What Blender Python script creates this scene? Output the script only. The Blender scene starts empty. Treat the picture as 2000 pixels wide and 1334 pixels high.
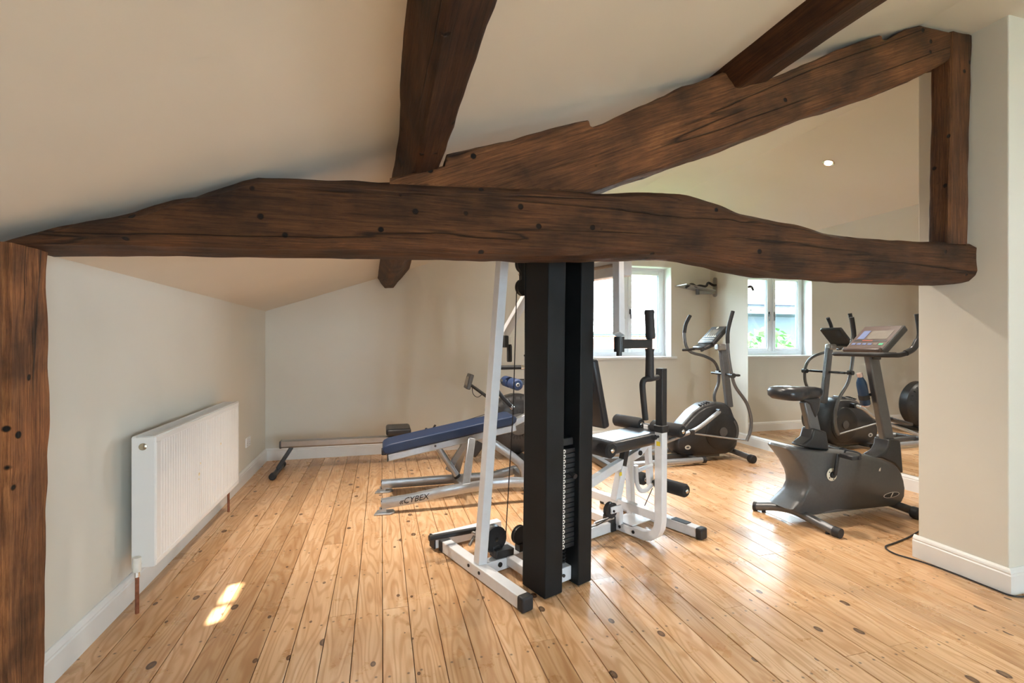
import bpy, bmesh, math, random
from mathutils import Vector, Matrix, noise
random.seed(7)
sc = bpy.context.scene
COL = sc.collection
R = math.radians

# ------------------------------------------------------------------ camera, sky, sun, exposure
CAM_H = 1.30
YAW = math.atan2(255, 930)
cam_d = bpy.data.cameras.new('camera')
cam_d.sensor_width = 36.0
cam_d.lens = 36.0 * 930 / 2000
cam_d.clip_start = 0.02
cam = bpy.data.objects.new('camera', cam_d)
COL.objects.link(cam)
cam.location = (0, 0, CAM_H)
cam.rotation_euler = (R(90), 0, -YAW)
sc.camera = cam

world = bpy.data.worlds.new('sky')
sc.world = world
world.use_nodes = True
wn = world.node_tree.nodes
wl = world.node_tree.links
wn.clear()
w_out = wn.new('ShaderNodeOutputWorld')
w_bg = wn.new('ShaderNodeBackground')
w_bg.inputs['Color'].default_value = (0.68, 0.84, 1.0, 1)
w_bg.inputs['Strength'].default_value = 15.0
wl.new(w_bg.outputs[0], w_out.inputs[0])

sun_d = bpy.data.lights.new('sun', 'SUN')
sun_d.energy = 17.0
sun_d.angle = R(0.6)
sun_d.color = (1.0, 0.94, 0.86)
sun = bpy.data.objects.new('sun', sun_d)
COL.objects.link(sun)
SUN_TO = Vector((1.10, -2.35, 2.19)).normalized()      # towards the sun
sun.rotation_euler = SUN_TO.to_track_quat('Z', 'Y').to_euler()
sun.location = (6, -8, 9)

def portal(name, loc, rot, sx, sy):
    d = bpy.data.lights.new(name, 'AREA')
    d.shape = 'RECTANGLE'; d.size = sx; d.size_y = sy
    d.cycles.is_portal = True
    o = bpy.data.objects.new(name, d); COL.objects.link(o)
    o.location = loc; o.rotation_euler = rot
    return o

sc.view_settings.view_transform = 'Standard'
sc.view_settings.look = 'None'
sc.view_settings.exposure = 1.36
sc.view_settings.gamma = 1.0
sc.view_settings.use_curve_mapping = False
sc.cycles.max_bounces = 8
sc.cycles.diffuse_bounces = 4
sc.cycles.glossy_bounces = 4
sc.cycles.use_adaptive_sampling = True
sc.cycles.adaptive_threshold = 0.08
sc.cycles.adaptive_min_samples = 24
sc.cycles.transparent_max_bounces = 12
sc.cycles.sample_clamp_indirect = 8.0
sc.cycles.use_denoising = True

# ------------------------------------------------------------------ room numbers
XL, XR = -1.22, 4.452          # left wall, right (mirror) wall
YB, YF = 5.715, -3.2           # back wall, wall behind the camera
ZE, KS = 1.629, 0.34           # eaves height at left wall, roof slope
ZF = 2.985                     # flat strip of ceiling
XF = XL + (ZF - ZE) / KS       # where slope meets flat strip
XF2, ZR = 3.30, 2.48           # where the right slope starts, eaves on the right
PX0, PY0, PY1 = 3.12, 1.69, 2.12   # pier
def ceil_z(x):
    if x < XF: return ZE + KS * (x - XL)
    if x < XF2: return ZF
    return ZF + (ZR - ZF) * (x - XF2) / (XR - XF2)

# ------------------------------------------------------------------ materials
def new_mat(name):
    m = bpy.data.materials.new(name); m.use_nodes = True
    nt = m.node_tree
    return m, nt, nt.nodes, nt.links, nt.nodes['Principled BSDF']

def N(nodes, t, **kw):
    n = nodes.new(t)
    for k, v in kw.items():
        if k in n.inputs: n.inputs[k].default_value = v
        else: setattr(n, k, v)
    return n

def ramp(nodes, stops):
    r = nodes.new('ShaderNodeValToRGB')
    el = r.color_ramp.elements
    while len(el) < len(stops): el.new(0.5)
    for e, (p, c) in zip(el, stops):
        e.position = p
        e.color = (*c, 1) if len(c) == 3 else c
    return r

def mixc(nodes, links, fac, a, b, mode='MIX'):
    m = nodes.new('ShaderNodeMix'); m.data_type = 'RGBA'; m.blend_type = mode
    for sock, v in ((m.inputs[0], fac), (m.inputs[6], a), (m.inputs[7], b)):
        if hasattr(v, 'is_output') or hasattr(v, 'links'): links.new(v, sock)
        elif isinstance(v, (int, float)): sock.default_value = v
        else: sock.default_value = (*v, 1) if len(v) == 3 else v
    return m.outputs[2]

def math_n(nodes, links, op, a, b=None):
    m = nodes.new('ShaderNodeMath'); m.operation = op
    for i, v in enumerate((a, b)):
        if v is None: continue
        if isinstance(v, (int, float)): m.inputs[i].default_value = v
        else: links.new(v, m.inputs[i])
    return m.outputs[0]

def add_bump(nodes, links, bsdf, h, strength=0.3, dist=0.01):
    b = nodes.new('ShaderNodeBump')
    b.inputs['Strength'].default_value = strength
    b.inputs['Distance'].default_value = dist
    links.new(h, b.inputs['Height']); links.new(b.outputs[0], bsdf.inputs['Normal'])

def plain(name, col, rough=0.5, metal=0.0, var=0.06, scale=30.0, bump=0.0, spec=0.5, coat=0.0):
    """one colour with a little procedural mottling in tone and gloss"""
    m, nt, n, l, b = new_mat(name)
    tc = n.new('ShaderNodeTexCoord')
    nz = N(n, 'ShaderNodeTexNoise', Scale=scale, Detail=3.0)
    l.new(tc.outputs['Object'], nz.inputs['Vector'])
    lo = tuple(max(0, c * (1 - var)) for c in col); hi = tuple(min(1, c * (1 + var)) for c in col)
    r = ramp(n, [(0.3, lo), (0.7, hi)])
    l.new(nz.outputs[0], r.inputs[0]); l.new(r.outputs[0], b.inputs['Base Color'])
    rr = N(n, 'ShaderNodeMapRange'); rr.inputs[3].default_value = max(0.02, rough * 0.88); rr.inputs[4].default_value = min(1, rough * 1.12)
    l.new(nz.outputs[0], rr.inputs[0]); l.new(rr.outputs[0], b.inputs['Roughness'])
    b.inputs['Metallic'].default_value = metal
    b.inputs['Specular IOR Level'].default_value = spec
    b.inputs['Coat Weight'].default_value = coat
    if bump: add_bump(n, l, b, nz.outputs[0], bump, 0.002)
    return m

def plaster(name, col, stain=(0.55, 0.43, 0.30)):
    m, nt, n, l, b = new_mat(name)
    tc = n.new('ShaderNodeTexCoord')
    a = N(n, 'ShaderNodeTexNoise', Scale=1.3, Detail=4.0)
    f = N(n, 'ShaderNodeTexNoise', Scale=70.0, Detail=4.0)
    u = N(n, 'ShaderNodeTexNoise', Scale=3.2, Detail=2.0)
    for q in (a, f, u): l.new(tc.outputs['Object'], q.inputs['Vector'])
    r = ramp(n, [(0.3, tuple(c * 0.965 for c in col)), (0.7, tuple(min(1, c * 1.02) for c in col))])
    l.new(a.outputs[0], r.inputs[0])
    # rare small scuffs
    v = N(n, 'ShaderNodeTexVoronoi', Scale=2.3); l.new(tc.outputs['Object'], v.inputs['Vector'])
    sp = ramp(n, [(0.012, (1, 1, 1)), (0.02, (0, 0, 0))]); l.new(v.outputs['Distance'], sp.inputs[0])
    c = mixc(n, l, math_n(n, l, 'MULTIPLY', sp.outputs[0], 0.5), r.outputs[0], stain)
    l.new(c, b.inputs['Base Color'])
    b.inputs['Roughness'].default_value = 0.75
    b.inputs['Specular IOR Level'].default_value = 0.25
    h = math_n(n, l, 'ADD', math_n(n, l, 'MULTIPLY', u.outputs[0], 2.2), math_n(n, l, 'MULTIPLY', f.outputs[0], 0.12))
    add_bump(n, l, b, h, 0.25, 0.006)
    return m

def old_oak(name, scl, dark=1.0):
    """aged oak; scl = texture scale per axis, the small one runs along the grain"""
    m, nt, n, l, b = new_mat(name)
    tc = n.new('ShaderNodeTexCoord')
    mp = n.new('ShaderNodeMapping'); mp.inputs['Scale'].default_value = scl
    l.new(tc.outputs['Object'], mp.inputs['Vector'])
    fine = N(n, 'ShaderNodeTexNoise', Scale=6.0, Detail=10.0, Roughness=0.75, Distortion=0.15)
    big = N(n, 'ShaderNodeTexNoise', Scale=1.1, Detail=4.0, Distortion=0.2)
    blot = N(n, 'ShaderNodeTexNoise', Scale=4.5, Detail=4.0)
    crk = N(n, 'ShaderNodeTexNoise', Scale=1.0, Detail=4.0, Roughness=0.4)
    mpf = n.new('ShaderNodeMapping'); mpf.inputs['Scale'].default_value = tuple(q * (2.6 if q > 2 else 1.3) for q in scl)
    mpc = n.new('ShaderNodeMapping'); mpc.inputs['Scale'].default_value = tuple(q * (0.85 if q > 2 else 0.42) for q in scl)
    l.new(tc.outputs['Object'], mpf.inputs['Vector']); l.new(tc.outputs['Object'], mpc.inputs['Vector'])
    l.new(mpf.outputs[0], fine.inputs['Vector']); l.new(mp.outputs[0], big.inputs['Vector']); l.new(mpc.outputs[0], crk.inputs['Vector'])
    cmask = N(n, 'ShaderNodeTexNoise', Scale=1.6, Detail=2.0); l.new(mp.outputs[0], cmask.inputs['Vector'])
    cm_r = ramp(n, [(0.42, (0, 0, 0)), (0.50, (1, 1, 1))]); l.new(cmask.outputs[0], cm_r.inputs[0])
    l.new(tc.outputs['Object'], blot.inputs['Vector'])
    k = dark
    r1 = ramp(n, [(0.28, (0.030 * k, 0.013 * k, 0.006 * k)), (0.45, (0.105 * k, 0.042 * k, 0.016 * k)),
                  (0.58, (0.175 * k, 0.076 * k, 0.029 * k)), (0.75, (0.27 * k, 0.135 * k, 0.060 * k))])
    l.new(fine.outputs[0], r1.inputs[0])
    r2 = ramp(n, [(0.33, (0.28, 0.28, 0.30)), (0.48, (0.8, 0.78, 0.77)), (0.66, (1.25, 1.18, 1.12))])
    l.new(blot.outputs[0], r2.inputs[0])
    r3 = ramp(n, [(0.35, (0.62, 0.58, 0.55)), (0.65, (1.2, 1.15, 1.1))])
    l.new(big.outputs[0], r3.inputs[0])
    c = mixc(n, l, 0.85, r1.outputs[0], r2.outputs[0], 'MULTIPLY')
    c = mixc(n, l, 0.8, c, r3.outputs[0], 'MULTIPLY')
    # long drying cracks: narrow band of a stretched noise
    band = math_n(n, l, 'ABSOLUTE', math_n(n, l, 'SUBTRACT', crk.outputs[0], 0.52))
    cr0 = ramp(n, [(0.0, (1, 1, 1)), (0.010, (0, 0, 0))]); l.new(band, cr0.inputs[0])
    cr = n.new('ShaderNodeMath'); cr.operation = 'MULTIPLY'; l.new(cr0.outputs[0], cr.inputs[0]); l.new(cm_r.outputs[0], cr.inputs[1])
    c = mixc(n, l, math_n(n, l, 'MULTIPLY', cr.outputs[0], 0.9), c, (0.008, 0.004, 0.002))
    # woodworm / peg holes
    v = N(n, 'ShaderNodeTexVoronoi', Scale=9.0); l.new(tc.outputs['Object'], v.inputs['Vector'])
    ho = ramp(n, [(0.085, (1, 1, 1)), (0.115, (0, 0, 0))]); l.new(v.outputs['Distance'], ho.inputs[0])
    c = mixc(n, l, ho.outputs[0], c, (0.008, 0.004, 0.002))
    l.new(c, b.inputs['Base Color'])
    b.inputs['Roughness'].default_value = 0.58
    b.inputs['Specular IOR Level'].default_value = 0.35
    h = math_n(n, l, 'SUBTRACT', fine.outputs[0], math_n(n, l, 'MULTIPLY', cr.outputs[0], 0.9))
    h = math_n(n, l, 'SUBTRACT', h, math_n(n, l, 'MULTIPLY', ho.outputs[0], 0.8))
    add_bump(n, l, b, h, 0.8, 0.012)
    return m

def pine_floor():
    m, nt, n, l, b = new_mat('waxed_pine')
    tc = n.new('ShaderNodeTexCoord'); oi = n.new('ShaderNodeObjectInfo'); ge = n.new('ShaderNodeNewGeometry')
    off = n.new('ShaderNodeCombineXYZ')
    for i, k in enumerate((17.0, 31.0, 7.0)):
        l.new(math_n(n, l, 'MULTIPLY', oi.outputs['Random'], k), off.inputs[i])
    va = n.new('ShaderNodeVectorMath'); va.operation = 'ADD'
    l.new(tc.outputs['Object'], va.inputs[0]); l.new(off.outputs[0], va.inputs[1])
    mp = n.new('ShaderNodeMapping'); mp.inputs['Scale'].default_value = (10, 0.8, 10); l.new(va.outputs[0], mp.inputs[0])
    g = N(n, 'ShaderNodeTexNoise', Scale=3.0, Detail=6.0, Distortion=0.7); l.new(mp.outputs[0], g.inputs['Vector'])
    # cathedral grain: rings of a slow noise
    mp2 = n.new('ShaderNodeMapping'); mp2.inputs['Scale'].default_value = (7.5, 0.95, 7.5); l.new(va.outputs[0], mp2.inputs[0])
    s = N(n, 'ShaderNodeTexNoise', Scale=1.0, Detail=1.5); l.new(mp2.outputs[0], s.inputs['Vector'])
    ring = math_n(n, l, 'SINE', math_n(n, l, 'MULTIPLY', s.outputs[0], 95.0))
    rr = ramp(n, [(0.0, (0.40, 0.40, 0.40)), (0.55, (1, 1, 1))])
    l.new(math_n(n, l, 'ADD', math_n(n, l, 'MULTIPLY', ring, 0.5), 0.5), rr.inputs[0])
    r = ramp(n, [(0.25, (0.54, 0.285, 0.130)), (0.5, (0.68, 0.42, 0.225)), (0.78, (0.76, 0.52, 0.32))])
    l.new(g.outputs[0], r.inputs[0])
    ring_c = mixc(n, l, math_n(n, l, 'SUBTRACT', 1.0, rr.outputs[0]), r.outputs[0], (0.49, 0.24, 0.095))
    # board to board tone
    tone = ramp(n, [(0.0, (0.80, 0.76, 0.70)), (0.5, (1.0, 1.0, 1.0)), (1.0, (1.1, 1.12, 1.16))]); l.new(oi.outputs['Random'], tone.inputs[0])
    c = mixc(n, l, 1.0, ring_c, tone.outputs[0], 'MULTIPLY')
    # worn grey / dark spill patches, fixed to the room
    st = N(n, 'ShaderNodeTexNoise', Scale=0.9, Detail=5.0, Distortion=0.4); l.new(ge.outputs['Position'], st.inputs['Vector'])
    sr = ramp(n, [(0.56, (0, 0, 0)), (0.72, (1, 1, 1))]); l.new(st.outputs[0], sr.inputs[0])
    c = mixc(n, l, math_n(n, l, 'MULTIPLY', sr.outputs[0], 0.35), c, (0.42, 0.31, 0.23))
    # knots
    mk = n.new('ShaderNodeMapping'); mk.inputs['Scale'].default_value = (5.0, 3.2, 0.0); l.new(va.outputs[0], mk.inputs[0])
    vo = N(n, 'ShaderNodeTexVoronoi', Scale=1.0, voronoi_dimensions='2D'); l.new(mk.outputs[0], vo.inputs['Vector'])
    sepc = n.new('ShaderNodeSeparateColor'); l.new(vo.outputs['Color'], sepc.inputs[0])
    size = math_n(n, l, 'MULTIPLY', math_n(n, l, 'POWER', sepc.outputs[0], 2.4), 0.088)
    dd = math_n(n, l, 'DIVIDE', vo.outputs['Distance'], math_n(n, l, 'ADD', size, 0.008))
    kn = ramp(n, [(0.0, (0.7, 0.7, 0.7)), (0.55, (0.85, 0.85, 0.85)), (0.82, (1, 1, 1)), (1.0, (0, 0, 0))]); l.new(dd, kn.inputs[0])
    c = mixc(n, l, math_n(n, l, 'MULTIPLY', kn.outputs[0], 0.95), c, (0.055, 0.022, 0.012))
    # nail heads in rows over the joists
    sx = n.new('ShaderNodeSeparateXYZ'); l.new(tc.outputs['Object'], sx.inputs[0])
    sy = n.new('ShaderNodeSeparateXYZ'); l.new(ge.outputs['Position'], sy.inputs[0])
    yy = math_n(n, l, 'ADD', sy.outputs[1], math_n(n, l, 'MULTIPLY', oi.outputs['Random'], 0.03))
    fy = math_n(n, l, 'SUBTRACT', math_n(n, l, 'FRACT', math_n(n, l, 'DIVIDE', yy, 0.43)), 0.5)
    fy = math_n(n, l, 'MULTIPLY', fy, 0.43)
    ax = math_n(n, l, 'SUBTRACT', math_n(n, l, 'ABSOLUTE', sx.outputs[0]), 0.036)
    d2 = math_n(n, l, 'SQRT', math_n(n, l, 'ADD', math_n(n, l, 'MULTIPLY', ax, ax), math_n(n, l, 'MULTIPLY', fy, fy)))
    nl = ramp(n, [(0.0032, (1, 1, 1)), (0.0050, (0, 0, 0))]); l.new(d2, nl.inputs[0])
    c = mixc(n, l, math_n(n, l, 'MULTIPLY', nl.outputs[0], 0.9), c, (0.035, 0.022, 0.016))
    l.new(c, b.inputs['Base Color'])
    wear = N(n, 'ShaderNodeTexNoise', Scale=5.0, Detail=6.0, Roughness=0.65); l.new(ge.outputs['Position'], wear.inputs['Vector'])
    mr = n.new('ShaderNodeMapRange'); mr.inputs[1].default_value = 0.3; mr.inputs[2].default_value = 0.7
    mr.inputs[3].default_value = 0.22; mr.inputs[4].default_value = 0.42
    l.new(wear.outputs[0], mr.inputs[0]); l.new(mr.outputs[0], b.inputs['Roughness'])
    b.inputs['Specular IOR Level'].default_value = 0.5
    h = math_n(n, l, 'ADD', math_n(n, l, 'MULTIPLY', g.outputs[0], 0.5), math_n(n, l, 'MULTIPLY', rr.outputs[0], 0.25))
    h = math_n(n, l, 'ADD', h, math_n(n, l, 'MULTIPLY', wear.outputs[0], 0.6))
    add_bump(n, l, b, h, 0.16, 0.004)
    return m

def glass_mat():
    m = bpy.data.materials.new('window_glass'); m.use_nodes = True
    n = m.node_tree.nodes; l = m.node_tree.links; n.clear()
    o = n.new('ShaderNodeOutputMaterial'); t = n.new('ShaderNodeBsdfTransparent'); g = n.new('ShaderNodeBsdfGlossy')
    t.inputs[0].default_value = (0.96, 0.98, 0.97, 1); g.inputs['Roughness'].default_value = 0.02
    lw = n.new('ShaderNodeLayerWeight'); lw.inputs['Blend'].default_value = 0.5
    f = math_n(n, l, 'ADD', math_n(n, l, 'MULTIPLY', math_n(n, l, 'POWER', lw.outputs['Facing'], 5.0), 0.8), 0.035)
    mx = n.new('ShaderNodeMixShader'); l.new(f, mx.inputs[0]); l.new(t.outputs[0], mx.inputs[1]); l.new(g.outputs[0], mx.inputs[2])
    l.new(mx.outputs[0], o.inputs[0])
    return m

def emit_mat(name, col, s):
    m, nt, n, l, b = new_mat(name)
    b.inputs['Base Color'].default_value = (*col, 1)
    b.inputs['Emission Color'].default_value = (*col, 1); b.inputs['Emission Strength'].default_value = s
    return m

def radiator_mat():
    m, nt, n, l, b = new_mat('radiator_enamel')
    tc = n.new('ShaderNodeTexCoord'); nz = N(n, 'ShaderNodeTexNoise', Scale=2.2, Detail=1.0); l.new(tc.outputs['Object'], nz.inputs['Vector'])
    r = ramp(n, [(0.3, (0.83, 0.83, 0.82)), (0.7, (0.86, 0.86, 0.85))]); l.new(nz.outputs[0], r.inputs[0])
    l.new(r.outputs[0], b.inputs['Base Color']); b.inputs['Roughness'].default_value = 0.35
    return m

M = dict(
    wall=plaster('cream_wall_paint', (0.75, 0.72, 0.645)),
    ceil=plaster('warm_white_ceiling', (0.75, 0.685, 0.59)),
    trim=plain('white_gloss_trim', (0.82, 0.82, 0.81), 0.3, var=0.02, scale=8),
    oak_x=old_oak('old_oak_along_x', (0.55, 7.5, 7.5), 0.80),
    oak_r=old_oak('old_oak_rafter', (0.55, 7.5, 7.5), 1.35),
    oak_y=old_oak('old_oak_along_y', (7.5, 0.6, 7.5), 0.7),
    oak_z=old_oak('old_oak_along_z', (9.0, 9.0, 0.7), 2.9),
    oak_k=old_oak('old_oak_king_post', (9.0, 9.0, 0.7), 1.1),
    pine=pine_floor(),
    sub=plain('dark_gap', (0.05, 0.03, 0.02), 0.9),
    glass=glass_mat(),
    upvc=plain('white_upvc', (0.84, 0.85, 0.87), 0.3, var=0.015, scale=6),
    white=plain('white_powder_coat', (0.76, 0.77, 0.80), 0.32, var=0.03, scale=20),
    black=plain('black_powder_coat', (0.018, 0.019, 0.021), 0.42, var=0.2, scale=60),
    shroud=plain('black_sheet_steel', (0.010, 0.011, 0.012), 0.55, var=0.3, scale=7, bump=0.1, spec=0.25),
    rubber=plain('black_rubber', (0.02, 0.02, 0.022), 0.6, var=0.2, scale=80, bump=0.2),
    foam=plain('black_foam', (0.016, 0.016, 0.018), 0.75, var=0.3, scale=300, bump=0.3),
    vinyl=plain('black_vinyl', (0.025, 0.026, 0.030), 0.33, var=0.15, scale=120, bump=0.1),
    blue=plain('navy_vinyl', (0.005, 0.020, 0.066), 0.48, var=0.12, scale=120, bump=0.08),
    bluefoam=plain('navy_foam', (0.02, 0.045, 0.13), 0.55, var=0.2, scale=200, bump=0.2),
    silver=plain('silver_paint', (0.43, 0.45, 0.48), 0.30, metal=0.7, var=0.05, scale=40),
    chrome=plain('polished_steel', (0.72, 0.72, 0.72), 0.12, metal=1.0, var=0.03),
    alu=plain('grey_aluminium', (0.42, 0.41, 0.40), 0.35, metal=0.85, var=0.05),
    grey=plain('charcoal_plastic', (0.085, 0.085, 0.085), 0.38, var=0.08, scale=50, bump=0.05),
    greytube=plain('grey_metallic_tube', (0.15, 0.152, 0.158), 0.34, metal=0.5, var=0.05),
    darkplastic=plain('dark_plastic', (0.028, 0.028, 0.030), 0.34, var=0.15, scale=60),
    screen=plain('lcd_grey', (0.21, 0.19, 0.17), 0.2, var=0.05),
    screenblue=plain('panel_blue', (0.16, 0.20, 0.36), 0.25),
    brownpanel=plain('panel_maroon_grey', (0.105, 0.078, 0.072), 0.3, var=0.05),
    green=plain('button_green', (0.05, 0.42, 0.22), 0.4),
    red=plain('button_red', (0.35, 0.08, 0.05), 0.4),
    yellow=plain('sticker_yellow', (0.80, 0.62, 0.04), 0.5),
    ink=plain('black_ink', (0.012, 0.012, 0.014), 0.5),
    label=plain('label_white', (0.82, 0.80, 0.74), 0.5),
    cream=plain('crank_cream', (0.74, 0.69, 0.55), 0.35),
    copper=plain('aged_copper', (0.30, 0.12, 0.07), 0.4, metal=0.7, var=0.25, scale=60),
    brass=plain('nickel_brass', (0.55, 0.50, 0.40), 0.25, metal=0.9),
    rad=radiator_mat(),
    rust=plain('pale_rust', (0.82, 0.66, 0.36), 0.6),
    mirror=None,
    bottle=plain('navy_bottle', (0.012, 0.045, 0.11), 0.35, var=0.1),
    bottlecap=plain('pink_steel', (0.70, 0.55, 0.52), 0.25, metal=0.6),
    lamp=emit_mat('lamp_lens', (1.0, 0.88, 0.72), 14.0),
    rooftile=plain('pale_roof_tile', (0.52, 0.50, 0.47), 0.9, var=0.2, scale=4),
    brick=plain('red_brick', (0.40, 0.15, 0.10), 0.9, var=0.3, scale=9),
    mortar=plain('mortar', (0.42, 0.36, 0.30), 0.95),
    gutter=plain('grey_gutter', (0.10, 0.13, 0.17), 0.5),
    fence=plain('grey_fence_board', (0.26, 0.29, 0.32), 0.8, var=0.15, scale=6),
    leaf=plain('hedge_leaf', (0.09, 0.20, 0.06), 0.7, var=0.4, scale=5),
    lawn=plain('lawn', (0.12, 0.20, 0.06), 0.95, var=0.3, scale=3),
)
def mirror_mat():
    m, nt, n, l, b = new_mat('mirror_silver')
    tc = n.new('ShaderNodeTexCoord'); nz = N(n, 'ShaderNodeTexNoise', Scale=2.0); l.new(tc.outputs['Object'], nz.inputs['Vector'])
    r = ramp(n, [(0.3, (0.78, 0.79, 0.77)), (0.7, (0.80, 0.81, 0.79))]); l.new(nz.outputs[0], r.inputs[0])
    l.new(r.outputs[0], b.inputs['Base Color'])
    b.inputs['Metallic'].default_value = 1.0; b.inputs['Roughness'].default_value = 0.0
    return m
M['mirror'] = mirror_mat()

# ------------------------------------------------------------------ mesh helpers
class MB:
    def __init__(s): s.v = []; s.f = []
    def add(s, vs, fs):
        o = len(s.v); s.v += [tuple(v) for v in vs]; s.f += [tuple(i + o for i in f) for f in fs]; return s
    def box(s, c, d, rot=None):
        c = Vector(c); h = Vector(d) / 2; vs = []
        for x in (-1, 1):
            for y in (-1, 1):
                for z in (-1, 1):
                    p = Vector((x * h.x, y * h.y, z * h.z))
                    if rot is not None: p = rot @ p
                    vs.append(c + p)
        return s.add(vs, [(0, 1, 3, 2), (4, 6, 7, 5), (0, 4, 5, 1), (2, 3, 7, 6), (0, 2, 6, 4), (1, 5, 7, 3)])
    def bar(s, p, q, w, h, up=(0, 0, 1)):
        """rectangular tube from p to q; w sideways, h along 'up'"""
        return s.sweep([p, q], [(-w / 2, -h / 2), (w / 2, -h / 2), (w / 2, h / 2), (-w / 2, h / 2)], up)
    def sweep(s, pts, prof, up=(0, 0, 1)):
        pts = [Vector(p) for p in pts]; up = Vector(up); vs = []; k = len(prof)
        for i, p in enumerate(pts):
            if i == 0: t = pts[1] - p
            elif i == len(pts) - 1: t = p - pts[i - 1]
            else: t = (pts[i + 1] - p).normalized() + (p - pts[i - 1]).normalized()
            t.normalize()
            sd = t.cross(up)
            if sd.length < 1e-4: sd = t.cross(Vector((1, 0, 0)))
            sd.normalize(); u = sd.cross(t).normalized()
            sc_ = 1.0
            if 0 < i < len(pts) - 1:
                a = (pts[i + 1] - p).normalized().dot(t); sc_ = 1 / max(0.4, a)
            # widen along the bend plane only for 'up' side
            bend = 0 < i < len(pts) - 1
            for (a_, b_) in prof: vs.append(p + sd * a_ * (1 if not bend else 1) + u * b_ * (sc_ if bend else 1))
        fs = []
        for i in range(len(pts) - 1):
            for j in range(k):
                fs.append((i * k + j, i * k + (j + 1) % k, (i + 1) * k + (j + 1) % k, (i + 1) * k + j))
        fs.append(tuple(range(k))[::-1]); fs.append(tuple((len(pts) - 1) * k + j for j in range(k)))
        return s.add(vs, fs)
    def tube(s, pts, r, seg=12, curve=0):
        pts = [Vector(p) for p in pts]
        if curve: pts = spline(pts, curve)
        n_ = len(pts); vs = []
        rs = r if isinstance(r, (list, tuple)) else [r] * n_
        if len(rs) != n_: rs = [rs[0] + (rs[-1] - rs[0]) * i / (n_ - 1) for i in range(n_)]
        t0 = (pts[1] - pts[0]).normalized()
        ref = Vector((0, 0, 1)) if abs(t0.z) < 0.9 else Vector((1, 0, 0))
        u = (ref - t0 * ref.dot(t0)).normalized()
        for i, p in enumerate(pts):
            if i == 0: t = t0
            elif i == n_ - 1: t = (p - pts[i - 1]).normalized()
            else: t = ((pts[i + 1] - p).normalized() + (p - pts[i - 1]).normalized()).normalized()
            u = (u - t * u.dot(t)).normalized(); w = t.cross(u)
            for j in range(seg):
                a = 2 * math.pi * j / seg
                vs.append(p + (u * math.cos(a) + w * math.sin(a)) * rs[i])
        fs = [(i * seg + j, i * seg + (j + 1) % seg, (i + 1) * seg + (j + 1) % seg, (i + 1) * seg + j) for i in range(n_ - 1) for j in range(seg)]
        fs.append(tuple(range(seg))[::-1]); fs.append(tuple((n_ - 1) * seg + j for j in range(seg)))
        return s.add(vs, fs)
    def cyl(s, p, q, r, seg=20): return s.tube([p, q], r, seg)
    def lathe(s, prof, o, axis, seg=24):
        """prof = (distance along axis, radius) pairs"""
        o = Vector(o); ax = Vector(axis).normalized()
        ref = Vector((0, 0, 1)) if abs(ax.z) < 0.9 else Vector((1, 0, 0))
        u = (ref - ax * ref.dot(ax)).normalized(); w = ax.cross(u); vs = []
        for (d, r) in prof:
            for j in range(seg):
                a = 2 * math.pi * j / seg
                vs.append(o + ax * d + (u * math.cos(a) + w * math.sin(a)) * max(r, 1e-4))
        fs = [(i * seg + j, i * seg + (j + 1) % seg, (i + 1) * seg + (j + 1) % seg, (i + 1) * seg + j) for i in range(len(prof) - 1) for j in range(seg)]
        fs.append(tuple(range(seg))[::-1]); fs.append(tuple((len(prof) - 1) * seg + j for j in range(seg)))
        return s.add(vs, fs)
    def prism(s, poly, fn0, fn1):
        """2-D outline mapped by fn0 (near side) and fn1 (far side)"""
        k = len(poly)
        vs = [fn0(*p) for p in poly] + [fn1(*p) for p in poly]
        fs = [tuple(range(k)), tuple(range(2 * k - 1, k - 1, -1))]
        fs += [(j, j + k, (j + 1) % k + k, (j + 1) % k) for j in range(k)]
        return s.add(vs, fs)
    def build(s, name, mat, parent=None, bevel=0.0, seg=2, smooth=True, origin=None, angle=38):
        me = bpy.data.meshes.new(name)
        o0 = Vector(origin) if origin is not None else Vector((0, 0, 0))
        me.from_pydata([tuple(Vector(v) - o0) for v in s.v], [], s.f)
        bm = bmesh.new(); bm.from_mesh(me); bmesh.ops.recalc_face_normals(bm, faces=bm.faces[:]); bm.to_mesh(me); bm.free()
        if mat: me.materials.append(M[mat] if isinstance(mat, str) else mat)
        if smooth:
            me.shade_smooth(); me.set_sharp_from_angle(angle=R(angle))
        o = bpy.data.objects.new(name, me); COL.objects.link(o)
        o.location = o0
        if parent: o.parent = parent
        if bevel:
            md = o.modifiers.new('bevel', 'BEVEL'); md.width = bevel; md.segments = seg; md.limit_method = 'ANGLE'; md.angle_limit = R(40)
        return o

def spline(pts, n):
    """Catmull-Rom through the points"""
    P = [pts[0] * 2 - pts[1]] + pts + [pts[-1] * 2 - pts[-2]]; out = []
    for i in range(1, len(P) - 2):
        for k in range(n):
            t = k / n; a, b, c, d = P[i - 1], P[i], P[i + 1], P[i + 2]
            out.append(0.5 * ((2 * b) + (c - a) * t + (2 * a - 5 * b + 4 * c - d) * t * t + (3 * b - a - 3 * c + d) * t ** 3))
    out.append(pts[-1]); return out

def tag(o, label=None, cat=None, group=None, kind=None):
    if label: o['label'] = label
    if cat: o['category'] = cat
    if group: o['group'] = group
    if kind: o['kind'] = kind
    return o
def thing(name, label, cat, loc=(0, 0, 0), rz=0.0, group=None):
    o = bpy.data.objects.new(name, None); COL.objects.link(o); o.empty_display_size = 0.1
    o.location = loc; o.rotation_euler = (0, 0, rz)
    return tag(o, label, cat, group)
def struct(mb, name, mat, label, cat, parent=None, **kw):
    o = mb.build(name, mat, parent, **kw); return tag(o, label, cat, kind='structure')

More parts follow.
